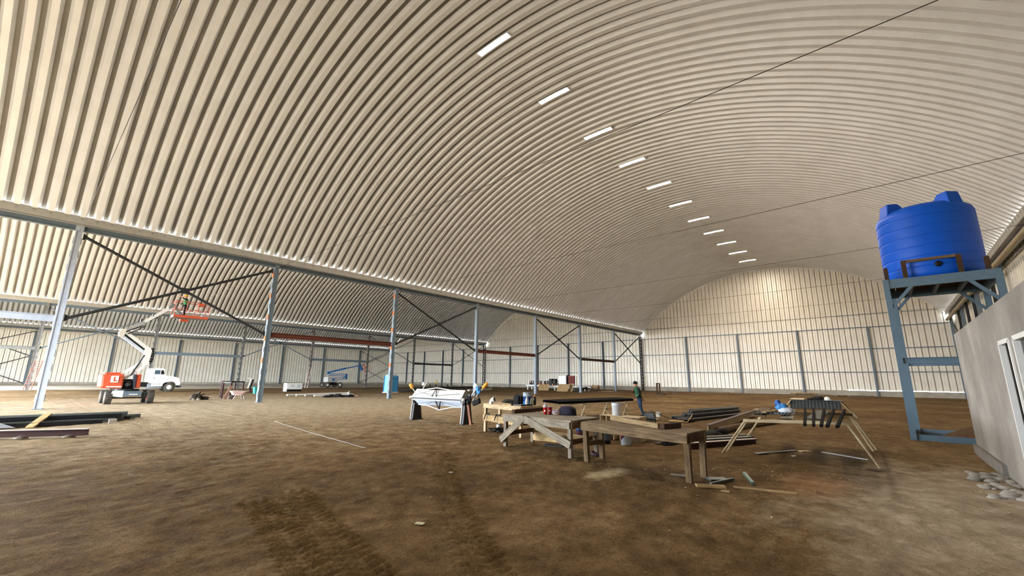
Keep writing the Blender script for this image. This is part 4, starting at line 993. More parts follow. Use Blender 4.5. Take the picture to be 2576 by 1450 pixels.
solo('blue_rag', mat('sky_blue_cloth', '#4f93cf', 0.9, 0, 0.2, 9), sp(3.62, 0.06, 1.25), 'light blue rag draped on the brake lever beside the yellow weight', 'cloth', lambda b: (lumpy(b, sp(3.60, 0.06, 1.38), 0.05, 0.10, 0.09, 6, 8, 0.45, flat=False, e=0.8), lumpy(b, sp(3.64, 0.06, 1.28), 0.04, 0.07, 0.10, 9, 8, 0.5, flat=False, e=0.8)))
solo('plank', wood('reddish_plank', '#a5765a', '#744a35'), sp(3.2, 0.2, 0), 'narrow reddish plank leaning against the right stand of the brake', 'plank', lambda b: b.bar(sp(3.36, 0.16, 0.0), sp(3.14, 0.12, 0.78), 0.03, 0.10, tuple(su)))

# ------------------------------------------------------------------ black channels on white trestles, with the man beside them
def x_trestle(cx_, cy_, h, dirv, label, m_):
    t = thing('trestle', label, 'trestle', (cx_, cy_, 0)); d = Vector(dirv).normalized(); n = Vector((-d.y, d.x, 0))
    def q(a, c, z): v = Vector((cx_, cy_, 0))+d*a+n*c; return (v.x, v.y, z)
    for a in (-0.55, 0.55):
        part(lambda b: b.bar(q(a, -0.32, 0), q(a, 0.28, h-0.05), 0.05, 0.03), 'leg', m_, t)
        part(lambda b: b.bar(q(a+0.04, 0.32, 0), q(a+0.04, -0.28, h-0.05), 0.05, 0.03), 'leg', m_, t)
        part(lambda b: b.bar(q(a, -0.14, 0.34), q(a, 0.14, 0.34), 0.04, 0.03), 'tie', m_, t)
    for c in (-0.28, 0.28): part(lambda b: b.bar(q(-0.7, c, h-0.03), q(0.7, c, h-0.03), 0.05, 0.06), 'rail', m_, t)
    return t
W_WHITE = wood('whitewashed_wood', '#dccfb4', '#b09a76')
x_trestle(16.4, 10.75, 0.74, (0.0, 1, 0), 'pale folding trestle with crossed legs under the near end of the black channels', W_WHITE)
x_trestle(20.0, 10.55, 0.70, (0.05, 1, 0), 'pale folding trestle under the far end of the black channels, next to the man', W_WHITE)
for i in range(8):
    t = i/7; y0 = 10.55+1.35*t; y1 = 10.25+1.35*t
    xa = 15.15+0.10*i; xb = 21.2+(0.0, 0.25, 0.5, 0.8, 0.7, 0.95, 0.9, 1.1)[i]
    solo('steel_channel', mat('matt_black_channel', '#121314', 0.9, 0, 0.1, spec=0.1), (xa, y0, 0.75), 'black steel channel on the pale trestles, %s from the front' % ORD[i], 'steel channel',
         lambda b: (b.bar((xa, y0, 0.845), (xb, y1, 0.815), 0.15, 0.02), b.bar((xa, y0-0.07, 0.80), (xb, y1-0.07, 0.77), 0.015, 0.10), b.bar((xa, y0+0.07, 0.80), (xb, y1+0.07, 0.77), 0.015, 0.10)), 'black channels on the trestles')

# ------------------------------------------------------------------ people
def grow_body(name, joints, bones, mats_by, root, parent, org):
    names = list(joints); me_ = bpy.data.meshes.new(name)
    me_.from_pydata([tuple(Vector(joints[k][0])-Vector(org)) for k in names], [(names.index(a), names.index(b)) for a, b in bones], [])
    ob = bpy.data.objects.new(name, me_); C.objects.link(ob)
    sk = ob.modifiers.new('skin', 'SKIN'); sk.use_smooth_shade = True
    for k, v in zip(names, me_.skin_vertices[0].data):
        r = joints[k][1]; v.radius = r if isinstance(r, tuple) else (r, r); v.use_root = (k == root)
    su_ = ob.modifiers.new('sub', 'SUBSURF'); su_.levels = 2; su_.render_levels = 2
    dg = bpy.context.evaluated_depsgraph_get(); dg.update()
    m2 = bpy.data.meshes.new_from_object(ob.evaluated_get(dg), depsgraph=dg)
    bpy.data.objects.remove(ob); bpy.data.meshes.remove(me_)
    m2.name = name; m2.materials.clear()
    ml = []
    for p in m2.polygons:
        mm = mats_by(Vector(p.center)+Vector(org))
        if mm not in ml: ml.append(mm); m2.materials.append(mm)
        p.material_index = ml.index(mm); p.use_smooth = True
    ob = bpy.data.objects.new(name, m2); C.objects.link(ob)
    ob.parent = parent; ob['_o'] = tuple(org)
    return ob
K_JEANS = mat('faded_blue_jeans', '#3d5578', 0.9, 0, 0.25, 9)
K_HOOD = mat('black_hoodie', '#131417', 0.9, 0, 0.2, 9)
K_VEST = mat('dark_green_vest', '#1c4a30', 0.85, 0, 0.12, 9)
K_REFL = mat('vest_stripe', '#5d8a5c', 0.6, 0, 0.1)
K_SHOE = mat('dark_work_shoe', '#23272c', 0.7, 0, 0.2)
def fingers(J, Bn, wrist, hand, d, side, pre, sc=1.0):
    """five short finger chains rooted in the palm; d: finger direction, side: across the palm"""
    d = Vector(d).normalized(); side = Vector(side).normalized(); nrm = d.cross(side)
    for i, ln in enumerate((0.066, 0.076, 0.070, 0.055)):
        o_ = Vector(hand)+side*((i-1.5)*0.021*sc)+d*0.02
        a, b2 = '%sf%da' % (pre, i), '%sf%db' % (pre, i)
        J[a] = (tuple(o_+d*ln*0.5*sc), 0.010*sc); J[b2] = (tuple(o_+d*ln*sc+nrm*0.018*sc), 0.008*sc)
        Bn += [(hand_key(pre), a), (a, b2)]
    a, b2 = pre+'ta', pre+'tb'
    J[a] = (tuple(Vector(hand)+side*(-0.045*sc)+d*0.0), 0.012*sc); J[b2] = (tuple(Vector(hand)+side*(-0.058*sc)+d*0.045*sc), 0.009*sc)
    Bn += [(hand_key(pre), a), (a, b2)]
def hand_key(pre): return pre+'hand'
# standing man: faces left in the view (towards -x,+y)
PX_, PY_ = 20.55, 9.50
fd = Vector((-0.66, 0.75, 0)); ld = Vector((-0.75, -0.66, 0))      # forward, his left (towards the camera)
def pp(f, l, z): v = Vector((PX_, PY_, 0))+fd*f+ld*l; return (v.x, v.y, z)
man = thing('person', 'man in black hoodie, green vest and blue jeans standing beside the black channels', 'person', (PX_, PY_, 0))
J = {'pel': (pp(0.04, 0, 0.90), (0.155, 0.115)), 'wai': (pp(0.07, 0, 1.06), (0.145, 0.11)), 'che': (pp(0.11, 0, 1.27), (0.165, 0.125)), 'nek': (pp(0.15, 0, 1.43), 0.062), 'hea': (pp(0.19, 0, 1.50), 0.075), 'top': (pp(0.20, 0, 1.62), 0.085),
     'lsh': (pp(0.10, 0.19, 1.36), 0.065), 'lel': (pp(0.08, 0.25, 1.08), 0.052), 'lwr': (pp(0.20, 0.22, 0.90), 0.038), 'lhand': (pp(0.25, 0.20, 0.85), 0.034),
     'rsh': (pp(0.10, -0.19, 1.36), 0.065), 'rel': (pp(0.14, -0.26, 1.12), 0.052), 'rwr': (pp(0.30, -0.12, 1.22), 0.038), 'rhand': (pp(0.33, -0.07, 1.25), 0.034),
     'lhp': (pp(0.03, 0.10, 0.84), 0.105), 'lkn': (pp(0.02, 0.11, 0.47), 0.072), 'lan': (pp(-0.10, 0.11, 0.10), 0.05), 'lto': (pp(0.08, 0.12, 0.035), 0.042),
     'rhp': (pp(0.03, -0.10, 0.84), 0.105), 'rkn': (pp(-0.02, -0.11, 0.47), 0.072), 'ran': (pp(-0.20, -0.11, 0.10), 0.05), 'rto': (pp(-0.02, -0.12, 0.035), 0.042)}
Bn = [('pel', 'wai'), ('wai', 'che'), ('che', 'nek'), ('nek', 'hea'), ('hea', 'top'), ('che', 'lsh'), ('lsh', 'lel'), ('lel', 'lwr'), ('lwr', 'lhand'), ('che', 'rsh'), ('rsh', 'rel'), ('rel', 'rwr'), ('rwr', 'rhand'),
      ('pel', 'lhp'), ('lhp', 'lkn'), ('lkn', 'lan'), ('lan', 'lto'), ('pel', 'rhp'), ('rhp', 'rkn'), ('rkn', 'ran'), ('ran', 'rto')]
fingers(J, Bn, J['lwr'][0], J['lhand'][0], fd*0.6+Vector((0, 0, -0.8)), ld, 'l'); fingers(J, Bn, J['rwr'][0], J['rhand'][0], Vector((0, 0, 1)), fd, 'r')
def mmat(p):
    v = p-Vector((PX_, PY_, 0)); f, l = v.dot(fd), v.dot(ld)
    if p.z < 0.085: return K_SHOE
    if p.z > 1.44: return K_SKIN if p.z < 1.75 else K_HOOD
    if (f > 0.22 and l > 0.14 and p.z < 0.89) or (f > 0.31 and l < 0 and p.z > 1.22 and p.z < 1.40): return K_SKIN
    return K_JEANS if p.z < 0.93 and not (l > 0.15 and f > 0.15) else K_HOOD
grow_body('body', J, Bn, mmat, 'pel', man, (PX_, PY_, 0))
hc_ = Vector(pp(0.20, 0, 1.58))
part(lambda b: b.lathe((hc_.x, hc_.y, hc_.z+0.025), [(0.104, -0.03), (0.108, 0.02), (0.098, 0.07), (0.06, 0.105), (0.01, 0.118)], 20), 'beanie', K_HOOD, man)
part(lambda b: (b.ball(pp(0.305, 0, 1.555), 0.014, 5), b.ball(pp(0.285, 0.032, 1.578), 0.009, 5), b.ball(pp(0.285, -0.032, 1.578), 0.009, 5)), 'face_features', K_SKIN, man)
for s_ in (1, -1): part(lambda b: b.ball(pp(0.18, s_*0.098, 1.55), 0.028, 6, sq=(0.8, 0.4, 1)), 'ear', K_SKIN, man)
def vest(b):
    n = 22; rows = [(0.90, 0.200, 0.150, 0.05), (1.0, 0.190, 0.142, 0.06), (1.14, 0.192, 0.145, 0.09), (1.28, 0.205, 0.152, 0.11), (1.38, 0.185, 0.125, 0.13), (1.44, 0.11, 0.085, 0.145)]
    V = []; F = []
    for z, rl_, rf, f0 in rows:
        for k in range(n):
            a = 2*math.pi*k/n; V.append(pp(f0+rf*math.cos(a), rl_*math.sin(a), z))
    for i in range(len(rows)-1):
        for k in range(n): F.append((i*n+k, i*n+(k+1) % n, (i+1)*n+(k+1) % n, (i+1)*n+k))
    b.raw(V, F, 0, True)
part(vest, 'vest', K_VEST, man)
def stripe(b):
    n = 22
    for z0, z1, rl_, rf, f0 in ((1.02, 1.05, 0.195, 0.147, 0.065),):
        for k in range(n):
            a0, a1 = 2*math.pi*k/n, 2*math.pi*(k+1)/n
            b.face([pp(f0+rf*math.cos(a0), rl_*math.sin(a0), z0), pp(f0+rf*math.cos(a1), rl_*math.sin(a1), z0), pp(f0+rf*math.cos(a1), rl_*math.sin(a1), z1), pp(f0+rf*math.cos(a0), rl_*math.sin(a0), z1)])
part(stripe, 'vest_stripe', K_REFL, man)
part(lambda b: [b.path([pp(-0.06, 0.07, 0.92), pp(-0.11, 0.08, 0.86), pp(-0.12-0.012*i, 0.05+0.02*i, 0.77)], 0.012, 6) for i in range(4)], 'hanging_gloves', K_BLACK, man)

def worker(x, y, z, ang, s, top, legs, vestm, hat, label, arm_up=True):
    f = Vector((math.cos(ang), math.sin(ang), 0)); l = Vector((-math.sin(ang), math.cos(ang), 0))
    def q(a, b2, c): v = Vector((x, y, z))+f*a*s+l*b2*s; return (v.x, v.y, z+c*s)
    t = thing('person', label, 'person', (x, y, z))
    up_ = 1.75 if arm_up else 1.1
    J = {'pel': (q(0, 0, .9), (.15*s, .115*s)), 'wai': (q(0, 0, 1.06), (.14*s, .11*s)), 'che': (q(.02, 0, 1.27), (.165*s, .125*s)), 'nek': (q(.04, 0, 1.43), .06*s), 'hea': (q(.06, 0, 1.50), .075*s), 'top': (q(.06, 0, 1.62), .085*s),
         'lsh': (q(.02, .19, 1.36), .065*s), 'lel': (q(.20, .25, 1.40 if arm_up else 1.1), .05*s), 'lwr': (q(.36, .18, 1.55 if arm_up else 1.1), .036*s), 'lhand': (q(.41, .16, 1.60 if arm_up else 1.12), .032*s),
         'rsh': (q(.02, -.19, 1.36), .065*s), 'rel': (q(.06, -.26, 1.10), .05*s), 'rwr': (q(.24, -.18, 1.02), .036*s), 'rhand': (q(.30, -.16, 1.02), .032*s),
         'lhp': (q(0, .10, .84), .10*s), 'lkn': (q(.03, .12, .47), .072*s), 'lan': (q(-.02, .13, .09), .05*s), 'lto': (q(.14, .15, .035), .042*s),
         'rhp': (q(0, -.10, .84), .10*s), 'rkn': (q(.03, -.12, .47), .072*s), 'ran': (q(-.02, -.13, .09), .05*s), 'rto': (q(.14, -.15, .035), .042*s)}
    Bn = [('pel', 'wai'), ('wai', 'che'), ('che', 'nek'), ('nek', 'hea'), ('hea', 'top'), ('che', 'lsh'), ('lsh', 'lel'), ('lel', 'lwr'), ('lwr', 'lhand'), ('che', 'rsh'), ('rsh', 'rel'), ('rel', 'rwr'), ('rwr', 'rhand'),
          ('pel', 'lhp'), ('lhp', 'lkn'), ('lkn', 'lan'), ('lan', 'lto'), ('pel', 'rhp'), ('rhp', 'rkn'), ('rkn', 'ran'), ('ran', 'rto')]
    fingers(J, Bn, None, J['lhand'][0], f, l, 'l', s); fingers(J, Bn, None, J['rhand'][0], f, l, 'r', s)
    def mb(p):
        c = (p.z-z)/s; fr = (p-Vector((x, y, z))).dot(f)/s
        if c < 0.08: return K_SHOE
        if c > 1.44: return K_SKIN
        if fr > 0.36: return K_SKIN
        return legs if c < 0.93 else top
    grow_body('body', J, Bn, mb, 'pel', t, (x, y, z))
    if vestm:
        def vs_(b):
            rows = [(0.95, .20, .15), (1.1, .19, .145), (1.28, .205, .155), (1.40, .13, .10)]; n = 18; V = []; F = []
            for c, rl_, rf in rows:
                for k in range(n): a = 2*math.pi*k/n; V.append(q(.02+rf*math.cos(a), rl_*math.sin(a), c))
            for i in range(len(rows)-1):
                for k in range(n): F.append((i*n+k, i*n+(k+1) % n, (i+1)*n+(k+1) % n, (i+1)*n+k))
            b.raw(V, F, 0, True)
        part(vs_, 'vest', vestm, t)
    part(lambda b: b.lathe(q(.06, 0, 1.60), [(.135*s, 0), (.125*s, .01*s), (.118*s, .05*s), (.09*s, .10*s), (.02*s, .125*s)], 18), 'hard_hat', hat, t)
    part(lambda b: b.ball(q(.165, 0, 1.545), .014*s, 5), 'nose', K_SKIN, t)
    return t

# ------------------------------------------------------------------ orange boom lift
BY = 37.35
bl = thing('boom_lift', 'orange and white articulating boom lift with its basket raised under the brace', 'boom lift', (4.9, 37.4, 0))
def tyre(x, y, r, w, label=None, axis='X', parent=None, hub=None):
    def f(b):
        pr_ = [(r*0.55, -w/2), (r*0.92, -w/2), (r, -w*0.38), (r, w*0.38), (r*0.92, w/2), (r*0.55, w/2)]
        b.lathe((x, y, r), pr_, 28, axis=axis)
        n = 20
        for k in range(n):
            for s_ in (-1, 1):
                a = 2*math.pi*(k+0.25*s_)/n; a2 = a+0.16
                if axis == 'X':
                    p0 = (x+s_*w*0.46, y+r*1.01*math.cos(a), r+r*1.01*math.sin(a)); p1 = (x+s_*w*0.06, y+r*1.01*math.cos(a2), r+r*1.01*math.sin(a2)); u = (0, math.cos(a), math.sin(a))
                else:
                    p0 = (x+r*1.01*math.sin(a), y+s_*w*0.46, r+r*1.01*math.cos(a)); p1 = (x+r*1.01*math.sin(a2), y+s_*w*0.06, r+r*1.01*math.cos(a2)); u = (math.sin(a), 0, math.cos(a))
                b.bar(p0, p1, 0.05, 0.06, u)
    wh = part(f, 'wheel', K_RUBBER, parent, loc=(x, y, r))
    part(lambda b: b.lathe((x, y, r), [(r*0.2, -w*0.53), (r*0.5, -w*0.5), (r*0.56, -w*0.3), (r*0.56, w*0.3), (r*0.5, w*0.5), (r*0.2, w*0.53)], 20, axis=axis), 'rim', hub or K_ORANGE, wh, loc=(x, y, r))
    return wh
for x, y in ((3.92, 36.75), (3.86, 38.25), (5.93, 36.6), (5.90, 38.25)): tyre(x, y, 0.40, 0.34, parent=bl)
part(lambda b: (b.box((4.9, 37.45, 0.52), (1.7, 2.0, 0.34)), b.box((4.9, 36.72, 0.40), (1.8, 0.16, 0.16)), b.box((4.9, 38.25, 0.40), (1.8, 0.16, 0.16))), 'chassis', M_DARK, bl, bevel=0.03)
part(lambda b: b.hexa([(3.98, 36.40, .48), (4.56, 36.40, .40), (4.56, 36.50, .40), (3.98, 36.50, .48), (4.05, 36.40, .80), (4.56, 36.40, .82), (4.56, 36.50, .82), (4.05, 36.50, .80)]), 'front_cover', K_WHITE, bl)
part(lambda b: b.box((5.02, 36.42, 0.60), (0.88, 0.12, 0.36)), 'front_panel', mat('slate_grey_panel', '#5d6b76', 0.45), bl, bevel=0.01)
part(lambda b: b.box((5.05, 36.35, 0.58), (0.42, 0.01, 0.05)), 'lettering_strip', K_WHITE, bl)
part(lambda b: [b.box((4.70+0.14*k, 36.35, 0.45), (0.07, 0.01, 0.035)) for k in range(6)], 'warning_stripe', K_YELLOW, bl, kind='stuff')
part(lambda b: b.lathe((4.85, 37.4, 0.68), [(0.6, 0), (0.6, 0.22)], 24), 'slew_ring', M_DARK, bl)
part(lambda b: b.hexa([(3.45, 36.4, .97), (4.48, 36.4, .93), (4.48, 38.3, .93), (3.45, 38.3, .97), (3.40, 36.45, 1.80), (4.46, 36.45, 1.86), (4.46, 38.25, 1.86), (3.40, 38.25, 1.80)]), 'counterweight_hood', K_ORANGE, bl, bevel=0.12)
part(lambda b: b.box((3.92, 37.3, 1.88), (0.75, 1.4, 0.10)), 'hood_top', K_ORANGE, bl, bevel=0.04)
part(lambda b: b.box((4.03, 36.385, 1.52), (0.36, 0.02, 0.40)), 'decal_panel', K_WHITE, bl)
part(lambda b: (b.box((4.02, 36.37, 1.53), (0.07, 0.012, 0.26)), b.box((4.09, 36.37, 1.42), (0.16, 0.012, 0.06))), 'decal_mark', K_ORANGE, bl)
part(lambda b: b.box((4.06, 36.375, 1.06), (0.72, 0.012, 0.07)), 'decal_lettering', K_WHITE, bl)
part(lambda b: b.hexa([(5.08, 36.6, .95), (5.36, 36.6, .97), (5.36, 38.3, .97), (5.08, 38.3, .95), (5.05, 36.65, 1.80), (5.32, 36.65, 1.84), (5.32, 38.25, 1.84), (5.05, 38.25, 1.80)]), 'engine_hood', K_ORANGE, bl, bevel=0.06)
part(lambda b: (b.box((4.78, 37.5, 1.22), (0.60, 1.4, 0.60)), lumpy(b, (4.76, 36.72, 1.18), 0.22, 0.2, 0.22, 8, 8, 0.3, flat=False)), 'engine', K_BLACK, bl)
part(lambda b: b.hexa([(4.98, 36.52, 1.0), (5.08, 36.52, 1.0), (5.08, 37.0, 1.0), (4.98, 37.0, 1.0), (4.92, 36.52, 1.85), (5.06, 36.52, 1.80), (5.06, 37.0, 1.80), (4.92, 37.0, 1.85)]), 'side_shield', mat('dark_slate', '#333c47', 0.4), bl)
def by(x, z, d=0.0): return (x, BY+d, z)
for dz in (0.0, 0.40):
    part(lambda b: b.bar(by(4.55, 1.55+dz), by(5.52, 2.40+dz*0.95), 0.26, 0.15), 'lower_arm', K_WHITE, bl)
part(lambda b: b.tube(by(4.85, 1.75, -0.16), by(5.35, 3.1, -0.16), 0.045, n=8), 'lift_cylinder', M_DARK, bl)
part(lambda b: b.tube(by(5.1, 2.45, -0.16), by(5.38, 3.15, -0.16), 0.03, n=8), 'cylinder_rod', K_WHITE, bl)
part(lambda b: b.prism([by(5.38, 2.35, -0.17), by(5.62, 2.45, -0.17), by(5.70, 3.35, -0.17), by(5.60, 3.62, -0.17), by(5.38, 3.55, -0.17), by(5.33, 3.2, -0.17)], (0, 0.34, 0)), 'knuckle', K_WHITE, bl)
part(lambda b: [b.box(by(5.74, 2.7+0.16*k, -0.05), (0.14, 0.22, 0.11)) for k in range(6)] + [b.path([by(5.70, 2.5, -0.1), by(5.85, 2.9, -0.1), by(5.80, 3.4, -0.1), by(5.6, 3.6, -0.1)], 0.03, 6)], 'hose_cluster', K_BLACK, bl, kind='stuff')
part(lambda b: b.bar(by(5.55, 3.48), by(4.10, 4.62), 0.26, 0.17), 'upper_arm', K_WHITE, bl)
part(lambda b: b.bar(by(5.36, 3.24), by(3.98, 4.34), 0.26, 0.14), 'upper_arm', K_BLUEWH, bl)
part(lambda b: b.bar(by(5.30, 3.45), by(4.15, 4.38), 0.10, 0.12), 'arm_cylinder', M_DARK, bl)
part(lambda b: b.prism([by(3.90, 4.22, -0.17), by(4.10, 4.22, -0.17), by(4.22, 4.45, -0.17), by(4.22, 4.72, -0.17), by(4.0, 4.72, -0.17), by(3.86, 4.50, -0.17)], (0, 0.34, 0)), 'knuckle', K_CREAM, bl)
part(lambda b: b.bar(by(4.12, 4.58), by(5.05, 5.28), 0.28, 0.26), 'main_boom', mat('grey_boom_steel', '#aaa8a4', 0.45, 0.1), bl)
part(lambda b: (b.path([by(4.2, 4.55, -0.17), by(4.6, 4.80, -0.2), by(5.0, 5.02, -0.17)], 0.035, 6), b.path([by(4.3, 4.42, -0.17), by(4.7, 4.66, -0.2), by(5.1, 5.0, -0.17)], 0.03, 6)), 'hoses', K_BLACK, bl)
part(lambda b: b.bar(by(4.95, 5.22), by(6.30, 6.42), 0.22, 0.20), 'boom_extension', K_WHITE, bl)
part(lambda b: b.bar(by(5.3, 5.38), by(6.2, 6.22), 0.08, 0.06), 'hose_track', K_BLACK, bl)
part(lambda b: (b.box(by(4.86, 5.36), (0.07, 0.32, 0.20)), b.box(by(5.42, 5.80), (0.05, 0.28, 0.16))), 'boom_collar', M_DARK, bl)
part(lambda b: b.prism([by(6.20, 6.28, -0.12), by(6.42, 6.44, -0.12), by(6.52, 6.74, -0.12), by(6.36, 6.70, -0.12), by(6.16, 6.48, -0.12)], (0, 0.24, 0)), 'boom_head', K_GREY, bl)
for dz in (0, 0.16): part(lambda b: b.bar(by(6.48, 6.64-dz), by(7.05, 5.98-dz), 0.10, 0.07), 'jib', K_GREY, bl)
part(lambda b: b.box(by(7.15, 5.62), (0.5, 0.4, 0.16)), 'platform_mount', K_ORANGE, bl, bevel=0.03)
BX0, BX1, BY0, BY1, BZ = 6.46, 8.46, BY-0.45, BY+0.45, 5.80
fl = part(lambda b: b.box(((BX0+BX1)/2, BY, BZ), (BX1-BX0, BY1-BY0, 0.06)), 'platform_floor', K_GREY, bl)
part(lambda b: [b.bar((BX0, y, BZ+0.06), (BX1, y, BZ+0.06), 0.03, 0.17) for y in (BY0, BY1)] + [b.bar((x, BY0, BZ+0.06), (x, BY1, BZ+0.06), 0.03, 0.17) for x in (BX0, BX1)], 'toe_board', K_ORANGE, bl)
for z in (BZ+0.55, BZ+1.12):
    part(lambda b: b.path([(BX0, BY0, z), (BX1, BY0, z), (BX1, BY1, z), (BX0, BY1, z), (BX0, BY0, z)], 0.022, 7), 'guard_rail', K_ORANGE, bl)
for x in (BX0, (BX0*2+BX1)/3, (BX0+2*BX1)/3, BX1):
    for y in (BY0, BY1): part(lambda b: b.tube((x, y, BZ), (x, y, BZ+1.12), 0.02, n=7), 'guard_post', K_ORANGE, bl)
part(lambda b: b.box((7.75, BY0+0.03, BZ+0.62), (0.28, 0.02, 0.42)), 'manual_box', K_CREAM, bl)
part(lambda b: b.box((7.95, BY0+0.1, BZ+0.98), (0.34, 0.2, 0.2)), 'control_box', K_ORANGE, bl)
worker(7.12, BY-0.02, BZ+0.03, R(170), 0.95, K_HOOD, K_HOOD, mat('green_harness', '#2f7a4a', 0.8, 0, 0.2, 9), mat('yellow_hard_hat', '#e0a91c', 0.35), 'worker in dark clothes, green harness and yellow hard hat in the orange lift basket')
bucket(8.2, BY-0.1, BZ+0.03, 0.11, 0.24, K_BLUEWH, 'small white and blue bucket on the floor of the orange lift basket', handle=False)

# ------------------------------------------------------------------ white truck
TYn, TYf = 61.55, 63.9
tr = thing('truck', 'white conventional-cab truck parked behind the orange boom lift', 'truck', (10.5, 62.7, 0))
cabp = [(9.68, 0.98), (9.62, 1.5), (9.60, 2.45), (9.70, 2.55), (10.70, 2.57), (10.83, 2.50), (11.0, 1.80), (11.6, 1.72), (12.15, 1.58), (12.36, 1.30), (12.46, 0.98), (12.46, 0.70), (12.12, 0.72), (12.03, 0.98), (11.75, 1.13), (11.30, 1.13), (11.02, 0.98), (10.90, 0.85), (10.88, 0.62), (9.9, 0.62), (9.9, 0.98)]
part(lambda b: b.prism([(x, TYn, z) for x, z in cabp], (0, TYf-TYn, 0)), 'cab', K_WHITE, tr, bevel=0.03)
w_ = part(lambda b: b.prism([(10.02, TYn-0.01, 1.92), (10.50, TYn-0.01, 1.92), (10.50, TYn-0.01, 2.36), (10.02, TYn-0.01, 2.36)], (0, 0.02, 0)), 'side_window', mat('blue_grey_glass', '#41535c', 0.1, 0, 0.05, spec=0.7), tr)
part(lambda b: b.prism([(10.58, TYn-0.01, 1.92), (10.88, TYn-0.01, 1.92), (10.76, TYn-0.01, 2.36), (10.58, TYn-0.01, 2.36)], (0, 0.02, 0)), 'quarter_window', K_GLASS, tr)
part(lambda b: b.hexa([(11.0, TYn+.15, 1.84), (11.02, TYn+.15, 1.82), (11.02, TYf-.15, 1.82), (11.0, TYf-.15, 1.84), (10.84, TYn+.15, 2.44), (10.86, TYn+.15, 2.44), (10.86, TYf-.15, 2.44), (10.84, TYf-.15, 2.44)]), 'windscreen', K_GLASS, tr)
part(lambda b: (b.path([(10.55, TYn-0.02, 0.75), (10.56, TYn-0.02, 2.36), (10.1, TYn-0.02, 2.40), (9.98, TYn-0.02, 2.36), (9.98, TYn-0.02, 0.75)], 0.008, 4)), 'door_seam', K_GREY, tr)
part(lambda b: b.box((10.05, TYn-0.03, 1.52), (0.10, 0.03, 0.06)), 'door_handle', K_BLACK, tr)
part(lambda b: (b.box((10.62, TYn-0.22, 2.10), (0.10, 0.08, 0.34)), b.tube((10.66, TYn, 2.25), (10.62, TYn-0.2, 2.22), 0.015, n=6), b.tube((10.66, TYn, 1.95), (10.62, TYn-0.2, 1.98), 0.015, n=6)), 'mirror', K_BLACK, tr)
part(lambda b: b.box((12.50, (TYn+TYf)/2, 0.58), (0.16, 2.3, 0.26)), 'bumper', M_DARK, tr, bevel=0.04)
part(lambda b: b.box((12.38, TYn+0.2, 1.12), (0.10, 0.25, 0.2)), 'headlight', K_GLASS, tr)
part(lambda b: (b.box((8.0, (TYn+TYf)/2, 0.80), (4.6, 0.9, 0.25)), b.box((9.2, TYn+0.7, 0.80), (0.9, 1.0, 0.5))), 'chassis', K_BLACK, tr)
part(lambda b: b.lathe((10.2, TYn+0.30, 0.62), [(0.26, -0.62), (0.28, -0.58), (0.28, 0.58), (0.26, 0.62)], 20, axis='X'), 'fuel_tank', K_GREY, tr)
part(lambda b: (b.box((10.2, TYn+0.02, 0.42), (1.3, 0.3, 0.04)), b.box((10.2, TYn+0.02, 0.86), (1.3, 0.25, 0.04))), 'step', M_GUTTER, tr)
part(lambda b: b.lathe((9.45, TYn+0.3, 0), [(0.08, 1.0), (0.08, 2.7), (0.06, 2.75)], 12), 'exhaust_stack', M_GUTTER, tr)
for x, y in ((11.52, TYn+0.17), (11.52, TYf-0.17), (7.3, TYn+0.2), (7.3, TYf-0.2)): tyre(x, y, 0.50, 0.30, axis='Y', parent=tr, hub=K_CREAM)

# ------------------------------------------------------------------ generator, toilet, far blue lift
gn = thing('generator', 'white boxed generator on a black skid between the columns', 'generator', (23.0, 56.5, 0))
part(lambda b: b.box((23.05, 56.7, 0.63), (1.85, 1.0, 0.74)), 'housing', K_WHITE, gn, bevel=0.03)
part(lambda b: b.box((23.15, 56.65, 0.14), (1.55, 0.9, 0.24)), 'skid', K_BLACK, gn, bevel=0.02)
part(lambda b: b.box((22.12, 56.7, 0.5), (0.05, 0.98, 0.98)), 'end_panel', K_WHITE, gn)
for k, (dx, z) in enumerate(((-0.25, 0.78), (-0.25, 0.60), (0.5, 0.80), (0.5, 0.66), (0.5, 0.52))):
    part(lambda b: b.box((23.05+dx, 56.19, z), (0.42, 0.015, 0.035)), 'louvre', M_DARK, gn)
tl = thing('portable_toilet', 'blue portable toilet cabin behind a column', 'toilet', (30.4, 46.3, 0))
def tq(a, b2, z): c_, s_ = math.cos(R(20)), math.sin(R(20)); return (30.42+a*c_-b2*s_, 46.35+a*s_+b2*c_, z)
part(lambda b: b.hexa([tq(-.6, -.6, .1), tq(.6, -.6, .1), tq(.6, .6, .1), tq(-.6, .6, .1), tq(-.56, -.56, 2.02), tq(.56, -.56, 2.02), tq(.56, .56, 2.02), tq(-.56, .56, 2.02)]), 'cabin', K_LBLUE, tl, bevel=0.04)
part(lambda b: b.hexa([tq(-.60, -.60, 2.0), tq(.60, -.60, 2.0), tq(.60, .60, 2.0), tq(-.60, .60, 2.0), tq(-.4, -.4, 2.16), tq(.4, -.4, 2.16), tq(.4, .4, 2.16), tq(-.4, .4, 2.16)]), 'roof', mat('pale_blue_roof', '#b9d8ea', 0.5), tl, bevel=0.03)
part(lambda b: b.hexa([tq(-.70, -.70, 0), tq(.70, -.70, 0), tq(.70, .70, 0), tq(-.70, .70, 0), tq(-.66, -.66, .10), tq(.66, -.66, .10), tq(.66, .66, .10), tq(-.66, .66, .10)]), 'skid_base', K_CREAM, tl)
for a in (-0.58, 0.58):
    for b2 in (-0.58, 0.58): part(lambda b: b.bar(tq(a, b2, .1), tq(a*.965, b2*.965, 2.0), 0.10, 0.10, (1, 0, 0)), 'corner_post', K_DBLUE, tl)
